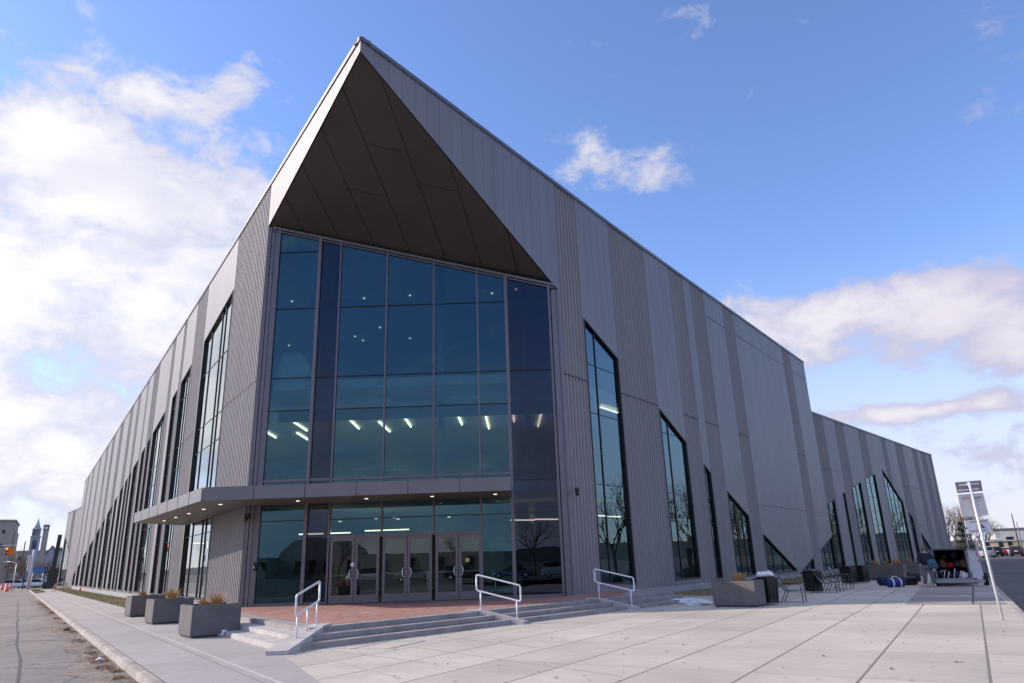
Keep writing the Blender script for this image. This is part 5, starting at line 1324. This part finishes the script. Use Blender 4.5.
# building behind the camera with an arched roof (mirrored in the entrance glass)
t = thing('arched_hall', 'old stone hall with an arched roof behind the camera, seen only as a reflection', 'building', (-44, -100, 0))
b = MB(); n = 14; cx, rr = -44, 7.5
arch = [(cx+rr*math.cos(math.pi*i/n), 2.6+rr*.72*math.sin(math.pi*i/n)) for i in range(n+1)]
b.poly([(cx-rr, -100, -.1), (cx+rr, -100, -.1)]+[(x, -100, z) for x, z in arch])
for (xa_, za_), (xb_, zb_) in zip(arch, arch[1:]): b.poly([(xa_, -100, za_), (xb_, -100, zb_), (xb_, -125, zb_), (xa_, -125, za_)])
b.box((-20, -98, 2.0), (34, 10, 4.2)); b.box((-64, -98, 2.0), (26, 10, 4.2)); b.build('wall', M['tancl'], t)
for x in (-47, -44, -41, -34, -28, -22, -16, -10, -56, -62): b = MB(); b.box((x, -92.9 if x > -36 or x < -52 else -99.9, 2.0), (1.6, .2, 2.4)); b.build('window', M['black'], t)
for o in list(COL.objects):
    if o.name.split('.')[0] in ('tan_tower_block', 'church_steeple', 'clock_tower', 'gabled_house', 'long_grey_block', 'yellow_building', 'warehouse'):
        o.rotation_euler.z = -math.atan2(o.location.x, o.location.y)*.92
# ridge of hills all round
b = MB(); rn = random.Random(4); prevp = None
for i in range(0, 181):
    a = R(i*2); h = 15+9*math.sin(a*2.0+1)+6*math.sin(a*5+.4)+3*math.sin(a*11)
    if 250 < i*2 < 330: h += 22*math.sin((i*2-250)/80*math.pi)   # higher behind the camera (south)
    r1_, r2_ = 900, 1100
    cur = (Vector((r1_*math.cos(a), r1_*math.sin(a), -.2)), Vector(((r1_+90)*math.cos(a), (r1_+90)*math.sin(a), h)), Vector((r2_*math.cos(a), r2_*math.sin(a), -.2)))
    if prevp:
        b.poly([prevp[0], cur[0], cur[1], prevp[1]], smooth=True); b.poly([prevp[1], cur[1], cur[2], prevp[2]], smooth=True)
    prevp = cur
tag(b.build('hills', M['hill']), kind='structure')
# ---- fallen leaves and gutter litter (uncountable)
M['leaf'] = mat('fallen_leaf', (.17, .09, .05), .9, 0, (5, .4))
b = MB(); rn = random.Random(77)
def leaf(p, s_, z):
    a = rn.random()*6.28; d = Vector((math.cos(a), math.sin(a), 0))*s_; e = Vector((-d.y, d.x, 0))*.6; p = Vector((p[0], p[1], z))
    b.poly([p-d, p-e*.8+Vector((0, 0, .006)), p+d+Vector((0, 0, .012)), p+e+Vector((0, 0, .004))])
for _ in range(150):
    px, py = rn.uniform(380, 1010), rn.uniform(600, 683); g = gp(px, py)
    leaf(g, rn.uniform(.018, .05), .008)
for _ in range(90):
    s_ = rn.uniform(0, 16); c = meet(CR0+.08+abs(rn.gauss(0, .15)), CL0)+uR*s_; leaf(c, rn.uniform(.02, .05), .008)
tag(b.build('fallen_leaves', M['leaf']), 'small brown fallen leaves scattered over the plaza paving', 'leaves', kind='stuff')
b = MB()
clumps = [(rn.uniform(-3, 55), rn.uniform(.08, .45), rn.uniform(.12, .4)) for _ in range(46)]
for _ in range(3800):
    if rn.random() < .35: s_ = rn.uniform(-4, 60); o_ = -.04-abs(rn.gauss(0, .3))
    else: cl = rn.choice(clumps); s_ = cl[0]+rn.gauss(0, cl[2]); o_ = -.04-abs(cl[1]*.6+rn.gauss(0, cl[2]*.4))
    leaf(kl(s_, o_), rn.uniform(.025, .06), -.115+rn.random()*.02)
tag(b.build('fallen_leaves', M['leaf']), 'brown leaf litter gathered in the gutter along the left kerb', 'leaves', kind='stuff')
for (px, py, s_, lab) in [(100, 661, .055, 'crumpled white wrapper in the gutter nearest the camera'), (66, 631, .08, 'dark leaf clump in the gutter halfway along the kerb')]:
    g = gp(px, py, -.12); tag(lump('litter', (g.x, g.y, -.119), (s_*1.6, s_, s_*.8), M['snow'] if s_ < .06 else M['leaf'], 2, .4, int(px)), lab, 'litter')
